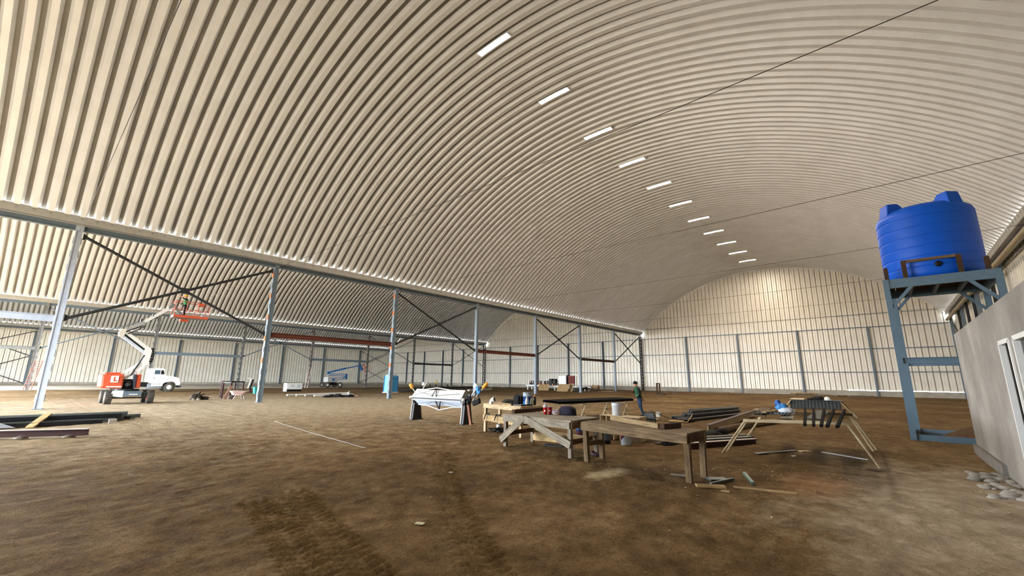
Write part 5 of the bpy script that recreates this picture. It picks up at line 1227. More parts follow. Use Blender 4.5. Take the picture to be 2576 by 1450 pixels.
part(lambda b: b.hexa([tq(-.42, -.615, .15), tq(.42, -.615, .15), tq(.42, -.59, .15), tq(-.42, -.59, .15), tq(-.40, -.59, 1.9), tq(.40, -.59, 1.9), tq(.40, -.56, 1.9), tq(-.40, -.56, 1.9)]), 'door', mat('door_blue', '#3aa0e0', 0.45), tl)
b2l = thing('boom_lift', 'blue and grey boom lift working far back near the left wall', 'boom lift', (37.5, 76.0, 0))
for x, y in ((36.3, 75.05), (38.6, 75.05), (36.3, 77.0), (38.6, 77.0)): tyre(x, y, 0.45, 0.30, axis='Y', parent=b2l, hub=K_CREAM)
part(lambda b: (b.box((37.45, 76, 0.62), (2.6, 1.1, 0.32)), b.box((36.3, 76, 0.45), (0.2, 1.8, 0.2)), b.box((38.6, 76, 0.45), (0.2, 1.8, 0.2))), 'chassis', K_BLACK, b2l)
part(lambda b: b.lathe((37.4, 76, 0.78), [(0.5, 0), (0.5, 0.15)], 20), 'slew_ring', K_BLACK, b2l)
part(lambda b: b.hexa([(36.35, 75.1, .93), (38.3, 75.1, .93), (38.3, 76.9, .93), (36.35, 76.9, .93), (36.35, 75.15, 1.85), (38.25, 75.15, 1.88), (38.25, 76.85, 1.88), (36.35, 76.85, 1.85)]), 'turret_cover', mat('light_grey_cover', '#b3b3af', 0.45), b2l, bevel=0.10)
part(lambda b: b.box((37.35, 75.08, 1.40), (0.5, 0.02, 0.4)), 'decal', K_LIFTBL, b2l)
def b3(x, z, d=0): return (x, 75.9+d, z)
for (p0, p1, w, nm) in (((36.6, 2.62), (40.0, 3.45), 0.26, 'main_boom'), ((39.8, 3.42), (42.55, 3.98), 0.17, 'boom_extension'), ((36.75, 2.40), (40.15, 2.36), 0.11, 'riser'), ((36.9, 2.12), (40.15, 2.04), 0.11, 'riser'), ((38.2, 1.66), (40.2, 1.78), 0.10, 'riser'), ((38.3, 1.35), (40.2, 1.50), 0.10, 'riser'), ((40.2, 1.45), (40.2, 2.42), 0.24, 'knuckle'), ((39.6, 1.6), (40.05, 2.2), 0.06, 'lift_cylinder'), ((42.5, 4.1), (43.2, 3.1), 0.12, 'jib'), ((42.75, 4.15), (43.4, 3.15), 0.10, 'jib')):
    part(lambda b: b.bar(b3(*p0), b3(*p1), 0.22, w), nm, K_LIFTBL, b2l)
part(lambda b: b.prism([b3(36.5, 2.35, -.15), b3(36.9, 2.35, -.15), b3(36.95, 2.75, -.15), b3(36.5, 2.78, -.15)], (0, .3, 0)), 'knuckle', K_LIFTBL, b2l)
part(lambda b: b.box((43.95, 75.9, 2.92), (1.1, 0.8, 0.10)), 'platform_floor', K_GREY, b2l)
for z in (3.45, 3.98): part(lambda b: b.path([(43.4, 75.5, z), (44.5, 75.5, z), (44.5, 76.3, z), (43.4, 76.3, z), (43.4, 75.5, z)], 0.03, 6), 'guard_rail', K_ORANGE, b2l)
for x in (43.4, 43.95, 44.5):
    for y in (75.5, 76.3): part(lambda b: b.tube((x, y, 2.9), (x, y, 3.98), 0.03, n=6), 'guard_post', K_ORANGE, b2l)
worker(43.9, 75.9, 2.97, R(-20), 0.92, mat('tan_jacket', '#c08a62', 0.9, 0, 0.2), mat('tan_trousers', '#8a6248', 0.9, 0, 0.2), None, K_CREAM, 'worker in a tan jacket in the far blue lift basket')
# ------------------------------------------------------------------ loose stock and clutter
rnd = random.Random(11)
def bars(name, m_, items, labels, cat, group, w=0.12, h=0.06, **kw):
    for (p0, p1, z), lb in zip(items, labels):
        solo(name, m_, P3(p0, z), lb, cat, lambda b: b.bar(P3(p0, z+h/2), P3(p1, z+h/2), w, h), group, **kw)
# left: stack of long steel channels on the ground
st_items = [(22.10, 0.0, 2.35), (22.55, 0.0, 2.75), (23.00, 0.0, 3.05), (23.45, 0.0, 3.30), (23.90, 0.0, 3.50), (24.35, 0.0, 3.75), (22.85, 0.15, 2.95), (23.35, 0.15, 3.15), (23.85, 0.15, 3.25)]
for i, (y, z, xe) in enumerate(st_items):
    lay = 'top layer' if z > 0 else 'bottom layer'; k = i if z == 0 else i-6
    def chan(b):
        b.bar((-7.5, y+0.3, z+0.075), (xe, y, z+0.075), 0.02, 0.14); b.bar((-7.5, y+0.40, z+0.14), (xe, y+0.10, z+0.14), 0.20, 0.015); b.bar((-7.5, y+0.40, z+0.012), (xe, y+0.10, z+0.012), 0.20, 0.015)
    solo('steel_channel', K_GCHAN if i % 3 else K_CHAN, (xe, y, z), 'long dark steel channel in the left stack, %s, %s from the front' % (lay, ORD[k]), 'steel channel', chan, 'steel channels stacked at the left edge')
solo('spacer_board', W_PINE, (0.9, 23, 0.3), 'pale wooden board leaning across the front of the left channel stack', 'board', lambda b: b.bar((0.55, 21.75, 0.03), (0.98, 23.3, 0.36), 0.20, 0.05), bevel=0.004)
solo('steel_plate', mat('grey_plate', '#8a8d92', 0.45, 0.2), (-0.6, 22.8, 0.16), 'grey triangular steel plate leaning on the front of the left channel stack', 'plate', lambda b: b.prism([(-1.3, 21.80, 0.05), (0.25, 21.80, 0.03), (-0.55, 22.75, 0.33)], (0, -0.01, 0.012)))
solo('concrete_block', M_CONC, (2.55, 22.2, 0), 'small pale concrete block at the end of the left channel stack', 'block', lambda b: b.box((2.62, 22.05, 0.08), (0.22, 0.16, 0.16)))
bm = thing('steel_beam', 'maroon steel beam with pale top lying on blocks at the left', 'steel beam', (-0.5, 18.9, 0))
part(lambda b: b.bar((-5.5, 21.8, 0.15), (1.62, 17.62, 0.15), 0.03, 0.16), 'web', K_MAROON, bm)
part(lambda b: b.bar((-5.5, 21.8, 0.235), (1.62, 17.62, 0.235), 0.17, 0.015), 'top_flange', K_PALEPINK, bm)
part(lambda b: b.bar((-5.5, 21.8, 0.065), (1.62, 17.62, 0.065), 0.17, 0.015), 'bottom_flange', K_MAROON, bm)
for (x, y), lb in (((0.35, 18.37), 'grey stone block under the left part of the maroon beam'), ((1.25, 17.84), 'grey stone under the right end of the maroon beam')):
    solo('stone', M_CONC, (x, y, 0), lb, 'stone', lambda b: lumpy(b, (x, y, 0.03), 0.14, 0.10, 0.055, 5, 6, 0.15))
# right: first stock pile
pl = [((19.2, 6.95), (25.2, 6.15), 0.0, 'front bottom'), ((19.6, 7.30), (25.8, 6.45), 0.0, 'middle bottom'), ((20.2, 7.65), (26.5, 6.8), 0.0, 'rear bottom'), ((20.6, 8.0), (27.2, 7.1), 0.0, 'rearmost bottom'),
      ((20.4, 7.15), (26.0, 6.35), 0.13, 'front middle-layer'), ((20.9, 7.5), (26.8, 6.65), 0.13, 'centre middle-layer'), ((21.6, 7.8), (27.4, 6.95), 0.13, 'rear middle-layer'), ((21.2, 7.3), (26.4, 6.5), 0.26, 'front top'), ((22.0, 7.65), (27.0, 6.8), 0.26, 'rear top')]
for i, (a, c, z, nm) in enumerate(pl):
    solo('steel_profile', K_GCHAN if i % 2 else K_CHAN, P3(a, z), 'dark steel profile in the stock pile behind the chair, %s one' % nm, 'steel profile',
         lambda b: (b.bar(P3(a, z+0.065), P3(c, z+0.065), 0.03, 0.12), b.bar(P3(a, z+0.118), P3(c, z+0.118), 0.20, 0.014), b.bar(P3(a, z+0.012), P3(c, z+0.012), 0.20, 0.014)), 'steel profiles in the stock pile')
solo('cardboard_box', mat('brown_cardboard', '#a68758', 0.9, 0, 0.1, 5), (19.4, 7.1, 0), 'opened brown cardboard sheet at the end of the steel stock pile', 'cardboard', lambda b: (b.hexa([(18.6, 7.35, 0.05), (19.1, 6.75, 0.02), (19.7, 6.95, 0.03), (19.3, 7.6, 0.06), (18.6, 7.35, 0.07), (19.1, 6.75, 0.04), (19.7, 6.95, 0.05), (19.3, 7.6, 0.08)]), b.hexa([(19.1, 6.75, 0.03), (19.7, 6.95, 0.03), (19.72, 6.97, 0.03), (19.12, 6.77, 0.03), (19.3, 6.6, 0.30), (19.9, 6.8, 0.30), (19.92, 6.82, 0.30), (19.32, 6.62, 0.30)])))
for i, (x, y, ang, m_, lb) in enumerate(((18.9, 8.3, 0.5, K_GCHAN, 'grey-green metal offcut left of the steel stock pile'), (19.6, 8.6, 1.0, mat('pale_offcut', '#9aa09c', 0.5, 0.2), 'pale sheet offcut left of the steel stock pile'), (19.3, 7.9, 2.2, K_BLACK, 'black angled offcut propped on the stock pile'))):
    solo('metal_offcut', m_, (x, y, 0), lb, 'offcut', lambda b: (b.bar((x-0.5*math.cos(ang), y-0.5*math.sin(ang), 0.03), (x+0.5*math.cos(ang), y+0.5*math.sin(ang), 0.10 if i < 2 else 0.42), 0.28, 0.02),), 'metal offcuts beside the stock pile')
bucket(20.0, 8.35, 0.10, 0.13, 0.22, K_CREAM, 'small white tub on the scrap beside the steel stock pile', handle=False)
# long beam, log, tarp, second pile
lbm = thing('steel_beam', 'ten-metre tan-dusted steel beam lying behind the long bench', 'steel beam', (20.6, 5.2, 0))
part(lambda b: b.bar((15.6, 4.85, 0.15), (25.6, 5.55, 0.15), 0.03, 0.28), 'web', mat('tan_dusty_steel', '#b09a74', 0.8, 0, 0.12, 2), lbm)
part(lambda b: b.bar((15.6, 4.85, 0.30), (25.6, 5.55, 0.30), 0.16, 0.02), 'top_flange', K_MAROON, lbm)
part(lambda b: b.bar((15.6, 4.85, 0.012), (25.6, 5.55, 0.012), 0.16, 0.02), 'bottom_flange', K_MAROON, lbm)
solo('log', W_OLD, (19.5, 4.2, 0), 'long brown wooden pole lying right of the black tarp', 'pole', lambda b: b.path([(15.9, 4.62, 0.11), (18.5, 4.45, 0.11), (21.0, 4.05, 0.11), (23.6, 3.72, 0.10)], [0.12, 0.115, 0.105, 0.09], 12))
solo('tarp', K_CLOTH, (15.3, 4.55, 0), 'crumpled black tarp at the end of the wooden pole', 'tarp', lambda b: (lumpy(b, (15.1, 4.62, 0.06), 0.55, 0.28, 0.13, 8, 10, 0.28), lumpy(b, (15.7, 4.45, 0.08), 0.30, 0.20, 0.15, 2, 9, 0.25)))
solo('pipe', W_PALE, (27.1, 5.6, 0), 'short pale cardboard tube lying on the ground behind the pile', 'tube', lambda b: b.path([(26.7, 5.75, 0.16), (27.6, 5.45, 0.16)], 0.16, 14))
for i, (a, c, z, m_, w, h, nm) in enumerate((((12.4, 5.0), (15.5, 3.55), 0.0, K_GCHAN, 0.22, 0.05, 'rear bottom'), ((12.9, 4.55), (15.2, 3.40), 0.0, K_GCHAN, 0.22, 0.05, 'middle bottom'), ((12.7, 4.85), (15.6, 3.55), 0.055, W_GREY, 0.22, 0.04, 'grey wooden'), ((12.95, 4.5), (15.1, 3.45), 0.055, K_GCHAN, 0.2, 0.06, 'middle top'), ((13.1, 4.7), (15.4, 3.62), 0.10, W_GREY, 0.20, 0.04, 'uppermost grey wooden'))):
    solo('flat_bar', m_, P3(a, z), 'flat stock under the legs of the pole trestle, %s piece' % nm, 'flat stock', lambda b: b.bar(P3(a, z+h/2), P3(c, z+h/2), w, h), 'flat stock pile behind the bench')
mb_ = thing('steel_beam', 'short maroon beam with a pale top in front of the flat stock', 'steel beam', (13.2, 3.7, 0))
part(lambda b: b.bar((12.0, 4.28, 0.07), (14.33, 3.17, 0.07), 0.03, 0.13), 'web', K_MAROON, mb_)
part(lambda b: b.bar((12.0, 4.28, 0.14), (14.33, 3.17, 0.14), 0.15, 0.014), 'top_flange', K_PALEPINK, mb_)
part(lambda b: b.bar((12.0, 4.28, 0.008), (14.33, 3.17, 0.008), 0.15, 0.014), 'bottom_flange', K_MAROON, mb_)
solo('metal_scrap', K_CHAN, (12.4, 5.0, 0), 'crumpled black scrap at the left end of the flat stock', 'scrap', lambda b: (lumpy(b, (12.35, 4.95, 0.04), 0.28, 0.16, 0.09, 6, 8, 0.35), b.bar((12.1, 5.2, 0.03), (12.7, 4.75, 0.1), 0.12, 0.015)))

# ------------------------------------------------------------------ pole trestle table on the right
pt = thing('pole_trestle', 'large trestle of pale poles with splayed legs, right of the benches', 'trestle', (13.6, 1.8, 0))
W_POLE = wood('pale_pole', '#d4c4a2', '#a89470')
RL = [((12.10, 2.90, 0.80), (12.15, 0.78, 0.88)), ((15.10, 3.20, 0.82), (15.10, 0.90, 0.90))]
part(lambda b: b.bar(*RL[0], 0.06, 0.075), 'rail', W_POLE, pt, bevel=0.008)
part(lambda b: b.bar(*RL[1], 0.06, 0.075), 'rail', W_OLD, pt, bevel=0.008)
for (a, c) in (((12.10, 2.86, 0.80), (11.90, 3.40, 0)), ((12.18, 2.84, 0.78), (12.36, 3.41, 0)), ((12.15, 0.84, 0.85), (12.22, 0.41, 0)), ((15.1, 3.1, 0.80), (15.35, 3.58, 0)), ((15.05, 3.05, 0.78), (15.0, 3.6, 0)), ((15.1, 0.98, 0.88), (15.02, 0.58, 0)), ((15.16, 0.94, 0.88), (15.35, 0.52, 0))):
    part(lambda b: b.path([c, L(a, c, 0.45), a], [0.024, 0.027, 0.026], 8), 'leg', W_POLE, pt)
def tops(x): return 0.90+(x-12.1)/3.0*0.035
sheets = [((12.05, 2.55), (15.25, 3.0), 0.30, W_OLD, 'left brown'), ((12.05, 1.95), (15.25, 2.35), 0.26, W_GREY, 'middle grey'), ((12.05, 1.45), (15.25, 1.55), 0.30, K_GCHAN, 'right dark green')]
for a, c, w, m_, nm in sheets:
    solo('plank', m_, P3(a, 0.9), '%s plank lying across the pole trestle' % nm, 'plank', lambda b: b.bar(P3(a, 0.925), P3(c, 0.955), w, 0.03), 'planks across the pole trestle')
for i, (ya, yb) in enumerate(((1.36, 2.00), (1.22, 1.80), (1.10, 1.55), (1.01, 1.32), (0.86, 1.08))):
    solo('steel_tube', mat('matt_black_channel', '#161719', 0.65), (10.2, ya, 0.93), 'dark square steel tube jutting off the pole trestle, %s from the left' % ORD[i], 'steel tube', lambda b: b.bar((10.15, ya, 0.945), (15.4, yb, 1.0), 0.05, 0.05), 'steel tubes on the pole trestle')
def corr(b, p0, p1, dv, pitch, amp, n, th=0.006):
    p0, p1, dv = Vector(p0), Vector(p1), Vector(dv); L_ = (p1-p0).length; u = (p1-p0)/L_; nrm = u.cross(dv).normalized(); prev = None
    m_ = int(L_/pitch*4)
    for i in range(m_):
        q0, q1 = L_*i/m_, L_*(i+1)/m_; o0, o1 = amp*math.sin(2*math.pi*q0/pitch), amp*math.sin(2*math.pi*q1/pitch)
        a, c = p0+u*q0+nrm*o0, p0+u*q1+nrm*o1
        b.hexa([a, c, c+nrm*th, a+nrm*th, a+dv, c+dv, c+dv+nrm*th, a+dv+nrm*th])
solo('corrugated_sheet', K_CHAN, (12.3, 2.4, 0.94), 'small dark corrugated sheet on the left of the pole trestle', 'sheet', lambda b: corr(b, (12.25, 2.72, 0.968), (12.35, 1.95, 0.968), (0.9, 0.12, 0.02), 0.075, 0.018, 8))
solo('tile_board', W_PINE, (12.7, 2.5, 0.97), 'orange-brown wooden strip on the corrugated sheet', 'board', lambda b: b.bar((12.35, 2.48, 1.01), (13.3, 2.35, 1.02), 0.10, 0.03))
ps = thing('paint_sack', 'crumpled blue and white sack standing on the pole trestle', 'sack', (13.0, 2.16, 0.95))
part(lambda b: lumpy(b, (12.95, 2.10, 1.03), 0.13, 0.17, 0.10, 15, 10, 0.12), 'lower_sack', mat('white_sack_film', '#cfd6dc', 0.4, 0, 0.1, 14), ps)
part(lambda b: lumpy(b, (12.98, 2.18, 1.12), 0.11, 0.14, 0.10, 16, 10, 0.2, flat=False), 'middle_sack', mat('blue_white_film', '#3f86c8', 0.4, 0, 0.5, 16), ps)
part(lambda b: lumpy(b, (13.0, 2.27, 1.21), 0.07, 0.07, 0.09, 17, 8, 0.2, flat=False), 'neck', mat('deep_blue_film', '#2257a6', 0.4, 0, 0.4, 18), ps)
# far trestle with the corrugated apron
ft = thing('pole_trestle', 'far pole trestle with a dark corrugated metal apron, behind the first one', 'trestle', (28.0, 3.1, 0))
part(lambda b: corr(b, (27.75, 4.28, 0.36), (27.75, 2.06, 0.40), (0.05, 0, 0.42), 0.15, 0.010, 8), 'apron_sheet', mat('dark_weathered_sheet', '#343835', 0.7, 0, 0.2, 4), ft)
part(lambda b: b.box((28.3, 3.15, 0.81), (1.3, 2.3, 0.03)), 'top', K_CHAN, ft)
part(lambda b: b.bar((27.74, 4.3, 0.36), (27.74, 2.0, 0.40), 0.05, 0.04), 'rail', W_DARK, ft)
for a, c in (((27.8, 2.1, 0.8), (28.0, 1.5, 0)), ((27.7, 4.2, 0.8), (27.6, 4.8, 0)), ((28.8, 2.1, 0.8), (28.95, 1.55, 0)), ((28.8, 4.2, 0.8), (28.95, 4.75, 0))): part(lambda b: b.tube(a, c, 0.03, n=7), 'leg', W_POLE, ft)
solo('helmet', K_WHITE, (28.3, 2.65, 0.83), 'white hard hat lying on the far trestle', 'helmet', lambda b: (b.lathe((28.3, 2.65, 0.83), [(0.14, 0), (0.15, 0.02), (0.14, 0.09), (0.10, 0.15), (0.02, 0.18)], 18), b.box((28.18, 2.55, 0.85), (0.16, 0.16, 0.015), 0.5)))
solo('folded_cardboard', mat('pale_cardboard', '#cdb893', 0.9, 0, 0.1, 5), (28.3, 3.95, 0.83), 'folded pale cardboard on the left of the far trestle', 'cardboard', lambda b: (b.box((28.3, 3.95, 0.85), (0.7, 0.65, 0.04)), b.box((28.32, 3.93, 0.885), (0.6, 0.55, 0.025), 0.1)))
solo('dark_jacket', K_CLOTH, (28.3, 3.1, 0.83), 'black jacket heaped on the far trestle between cardboard and hard hat', 'jacket', lambda b: (lumpy(b, (28.3, 3.05, 0.90), 0.22, 0.25, 0.12, 3, 9, 0.3), lumpy(b, (28.25, 3.4, 0.86), 0.12, 0.14, 0.07, 5, 7, 0.3)))

# ------------------------------------------------------------------ scattered pieces on the floor
def gz(x, y): return float(ground_height(np.array([x]), np.array([y]))[0])
def lie(name, m_, p0, p1, w, h, label, cat='board'):
    z = max(gz(*p0), gz(*p1), gz(*L(p0, p1, .5)))
    return solo(name, m_, P3(L(p0, p1, .5), z), label, cat, lambda b: b.bar(P3(p0, z+h/2), P3(p1, z+h/2), w, h), bevel=0.003)
lie('board', W_PINE, (7.88, 2.72), (8.10, 2.32), 0.15, 0.035, 'short wide pale board on the floor in front of the bench leg')
lie('batten', W_PINE, (8.20, 2.22), (8.46, 1.36), 0.05, 0.03, 'long thin pale batten on the floor in front of the red soil')
lie('wood_chip', W_PINE, (7.86, 2.32), (7.87, 2.19), 0.07, 0.012, 'small pale wood scrap between board and batten', 'scrap')
lie('board', W_GREY, (8.42, 3.36), (8.52, 3.05), 0.05, 0.035, 'grey stick on the floor behind the bench leg')
lie('angle_bar', K_GCHAN, (8.13, 2.56), (8.82, 2.38), 0.045, 0.04, 'dark steel bar on the floor behind the short pale board', 'steel bar')
lie('plate_scrap', K_GCHAN, (8.52, 2.72), (8.75, 2.46), 0.22, 0.03, 'grey-green plate scrap on the floor behind the short pale board', 'scrap')
lie('tube_offcut', mat('green_patina_tube', '#5f7468', 0.5, 0.2, 0.2, 12), (9.52, 2.36), (8.68, 2.03), 0.055, 0.05, 'green-grey square tube offcut on the floor', 'tube')
lie('flat_bar', mat('bright_flat_bar', '#a9aaa8', 0.35, 0.5, 0.1), (13.75, 1.55), (13.2, 0.62), 0.07, 0.02, 'bright metal strip on the floor under the pole trestle', 'steel strip')
lie('flat_bar', K_GCHAN, (12.35, 2.75), (13.65, 2.10), 0.14, 0.02, 'dark grey strip on the floor left of the bright strip', 'steel strip')
lie('board', W_PALE, (13.45, 1.98), (13.62, 1.80), 0.16, 0.03, 'small pale block on the floor under the pole trestle')
lie('paper_scrap', K_CREAM, (12.62, 2.03), (12.74, 1.98), 0.06, 0.01, 'white paper scrap on the floor under the pole trestle', 'paper')
lie('paper_scrap', mat('cream_paper', '#d9d2ae', 0.8), (3.50, 4.60), (3.55, 4.50), 0.07, 0.012, 'cream paper scrap in the tyre track in the foreground', 'paper')
lie('paper_scrap', K_CREAM, (5.62, 6.46), (5.66, 6.40), 0.05, 0.01, 'tiny white scrap on the dark floor left of centre', 'paper')
lie('stick', W_DARK, (11.85, 0.62), (11.75, 0.40), 0.03, 0.02, 'short dark stick on the floor near the tank stand', 'stick')
solo('string_line', mat('grey_string', '#a6a39c', 0.8), (6.5, 14.4, 0.01), 'grey string line stretched over the floor left of the brake', 'string', lambda b: b.path([(7.04-0.96*t, 18.7-8.52*t, gz(7.04-0.96*t, 18.7-8.52*t)+0.012) for t in [k/40 for k in range(41)]], 0.007, 5))
# sawdust, chips and clods: too many to count
def chips():
    b = MB(); r = random.Random(3)
    for i in range(260):
        x = r.uniform(4, 22); y = r.uniform(-1.2, 18)
        if r.random() < 0.35: x = r.gauss(9.4, 1.2); y = r.gauss(2.0, 1.0)
        if y < -1.3: continue
        s = r.uniform(0.006, 0.020); a = r.random()*6.28; z = gz(x, y)+0.006
        b.box((x, y, z), (s*1.8, s, s*0.45), a)
    o = b.build('floor_chips', mat('pale_chip', '#b8a37c', 0.9, 0, 0.2), None); return tag(o, 'pale wood chips and paper bits scattered over the floor', 'chips', kind='stuff')
chips()
def clods():
    r = np.random.RandomState(8); V = []; F = []
    base = np.array([(0, 0, 1), (1, 0, 0.1), (0.3, 0.95, 0.1), (-0.8, 0.6, 0.1), (-0.8, -0.6, 0.1), (0.3, -0.95, 0.1)])
    fc = [(0, 1, 2), (0, 2, 3), (0, 3, 4), (0, 4, 5), (0, 5, 1)]
    n = 22000
    t = r.rand(n)
    X = np.where(t < 0.35, r.uniform(1.5, 11, n), np.where(t < 0.6, r.normal(9.5, 3.0, n), r.uniform(1, 24, n))); Y = np.where(t < 0.35, r.uniform(-1.2, 11, n), np.where(t < 0.6, r.normal(17, 4.0, n), r.uniform(-1, 30, n)))
    ok = (Y > -1.25) & (X > 1.3); X, Y = X[ok], Y[ok]; Z = ground_height(X, Y)
    d = np.hypot(X, Y); S = (0.004+0.013*r.rand(len(X))**3)*np.clip(d/9, 0.7, 1.9)
    A_ = r.rand(len(X))*6.28
    for x, y, z, s, a in zip(X, Y, Z, S, A_):
        k = len(V); c_, s_ = math.cos(a), math.sin(a); j = r.uniform(0.6, 1.3, (6, 3))
        P = base*j*s
        V += [(x+p[0]*c_-p[1]*s_, y+p[0]*s_+p[1]*c_, z+p[2]*0.8-0.003) for p in P]; F += [tuple(k+q_ for q_ in f) for f in fc]
    me_ = bpy.data.meshes.new('clods'); me_.from_pydata(V, [], F); me_.materials.append(mat('dry_soil_clods', '#877250', 0.95, 0, 0.45, 2.5, spec=0.1)); me_.update()
    o = bpy.data.objects.new('soil_clods', me_); C.objects.link(o); return tag(o, 'small dry soil clods and gravel strewn over the dirt floor', 'gravel', kind='stuff')
clods()

# ------------------------------------------------------------------ things between the columns, middle distance
o = solo('scrap_heap', mat('brown_black_scrap', '#3d342c', 0.9, 0, 0.4, 6), (9.3, 39.6, 0), 'small dark heap of scrap and stones right of the white truck', 'heap', lambda b: (lumpy(b, (9.15, 39.6, 0.18), 0.35, 0.4, 0.30, 3, 9, 0.4), lumpy(b, (9.65, 39.8, 0.10), 0.35, 0.3, 0.16, 4, 8, 0.35), b.bar((9.0, 39.4, 0.05), (9.3, 39.5, 0.60), 0.16, 0.10), b.bar((8.8, 39.5, 0.02), (9.1, 39.3, 0.40), 0.2, 0.08), b.bar((9.1, 39.3, 0.30), (9.6, 39.5, 0.42), 0.2, 0.06), b.bar((9.4, 39.5, 0.05), (9.9, 39.6, 0.22), 0.10, 0.05)))
for (x, y), lb in (((8.92, 39.3), 'pale stone left of the scrap heap'), ((9.2, 39.15), 'pale stone in front of the scrap heap')):
    solo('stone', M_CONC, (x, y, 0), lb, 'stone', lambda b: lumpy(b, (x, y, 0.05), 0.12, 0.1, 0.09, 5, 6, 0.15))
rk = thing('steel_rack', 'dark rusty four-post steel rack beside the second column', 'rack', (11.8, 40.5, 0))
for p in ((11.38, 39.75), (12.26, 39.8), (11.15, 40.9), (12.1, 41.2)): part(lambda b: b.bar(P3(p, 0), P3(p, 1.38), 0.10, 0.10, (1, 0, 0)), 'post', K_MAROON, rk)
part(lambda b: b.bar((11.33, 39.75, 1.33), (12.31, 39.8, 1.33), 0.10, 0.10), 'top_beam', K_BLACK, rk)
part(lambda b: b.bar((11.1, 40.9, 1.33), (12.15, 41.2, 1.33), 0.10, 0.10), 'top_beam', K_BLACK, rk)
for a, c in (((11.38, 39.75), (11.15, 40.9)), ((12.26, 39.8), (12.1, 41.2))): part(lambda b: b.bar(P3(a, 1.28), P3(c, 1.28), 0.08, 0.08), 'side_beam', K_BLACK, rk)
solo('post', K_MAROON, (11.69, 43.3, 0), 'single rusty steel post left of the rack', 'post', lambda b: (b.bar((11.69, 43.3, 0), (11.72, 43.3, 1.39), 0.11, 0.11, (1, 0, 0)), b.box((11.69, 43.3, 0.02), (0.35, 0.35, 0.04))))
solo('leaning_board', wood('pink_board', '#b89684', '#8c6a5a'), (11.3, 39.6, 0), 'pinkish board leaning against the rusty rack', 'board', lambda b: b.bar((11.0, 39.5, 0.02), (11.38, 39.68, 1.0), 0.22, 0.03, (0.2, -1, 0.1)))
wb = thing('wheelbarrow', 'pale pink wheelbarrow in front of the rusty rack', 'wheelbarrow', (11.65, 38.85, 0))
part(lambda b: b.hexa([(11.35, 38.65, .34), (11.85, 38.60, .34), (11.85, 39.05, .34), (11.35, 39.1, .34), (11.15, 38.5, .66), (12.1, 38.45, .60), (12.1, 39.2, .60), (11.15, 39.25, .66)]), 'tub', mat('pale_pink_tub', '#d9b9b4', 0.5, 0, 0.1), wb, bevel=0.03)
part(lambda b: b.path([(11.2, 38.5, .68), (11.6, 38.48, .67), (12.1, 38.45, .62), (12.3, 38.5, .66)], 0.02, 6), 'handle', K_CREAM, wb)
part(lambda b: (b.path([(11.3, 38.6, 0.02), (11.45, 38.6, .34), (11.95, 38.6, .32), (12.05, 38.6, 0.02)], 0.025, 6), b.path([(11.3, 39.05, 0.02), (11.45, 39.05, .34), (11.95, 39.05, .32), (12.05, 39.05, 0.02)], 0.025, 6)), 'frame', K_CREAM, wb)
part(lambda b: b.lathe((11.25, 38.83, 0.17), [(0.06, -0.04), (0.16, -0.04), (0.16, 0.04), (0.06, 0.04)], 18, axis='Y'), 'wheel', K_RUBBER, wb)
bt = thing('panel_stand', 'white-framed dark panel on a short stand left of the second column', 'stand', (17.15, 53.3, 0))
part(lambda b: b.box((17.15, 53.3, 0.22), (0.14, 0.14, 0.44)), 'foot', K_MAROON, bt)
part(lambda b: b.box((17.15, 53.3, 0.02), (0.6, 0.4, 0.04)), 'base', K_BLACK, bt)
part(lambda b: b.bar((17.05, 53.3, 0.44), (17.32, 53.3, 1.45), 0.12, 0.30, (0, 1, 0)), 'panel', K_BLACK, bt)
part(lambda b: b.bar((16.90, 53.28, 0.5), (17.15, 53.28, 1.60), 0.12, 0.10, (0, 1, 0)), 'frame', K_CREAM, bt)
part(lambda b: b.box((17.1, 53.25, 1.58), (0.55, 0.12, 0.14)), 'head', K_CREAM, bt)
tb_ = thing('waste_bin', 'small teal plastic bin just left of the second column', 'bin', (16.65, 49.9, 0))
part(lambda b: b.hexa([(16.45, 49.7, 0), (16.85, 49.7, 0), (16.85, 50.1, 0), (16.45, 50.1, 0), (16.38, 49.63, .66), (16.92, 49.63, .66), (16.92, 50.17, .66), (16.38, 50.17, .66)]), 'body', K_TEAL, tb_)
part(lambda b: b.box((16.65, 49.9, 0.68), (0.60, 0.60, 0.05)), 'lid', K_TEAL, tb_, bevel=0.02)
fp_ = [((17.1, 43.2), (24.8, 45.9)), ((17.6, 42.4), (24.0, 44.3)), ((18.0, 41.4), (23.4, 42.8)), ((18.4, 40.4), (22.8, 41.3)), ((20.2, 37.5), (24.8, 45.9))]
for i, (a, c) in enumerate(fp_):
    solo('white_pipe', K_WHITE if i != 2 else M_GUTTER, P3(a, 0.05), 'long white pipe on the floor before the generator, %s' % ('rearmost', 'second from the rear', 'grey middle one', 'frontmost', 'the one turned towards the camera')[i], 'pipe', lambda b: b.tube(P3(a, 0.09+(0.18 if i == 4 else 0)), P3(c, 0.09+(0.12 if i == 4 else 0)), 0.08, n=10), 'white pipes on the floor')
o = solo('tarp', K_CLOTH, (19.6, 38.3, 0), 'crumpled black tarp beside the white pipes', 'tarp', lambda b: [lumpy(b, (18.7+0.42*k, 38.5-0.22*k+0.2*(k % 2), 0.06), 0.36, 0.35, 0.14+0.06*(k % 3), 20+k, 8, 0.35) for k in range(5)])
solo('cloth_heap', mat('cream_cloth', '#d2b9a0', 0.9, 0, 0.2), (21.2, 38.2, 0), 'small cream cloth heap right of the black tarp', 'cloth', lambda b: lumpy(b, (21.3, 38.2, 0.06), 0.35, 0.2, 0.12, 31, 8, 0.3))
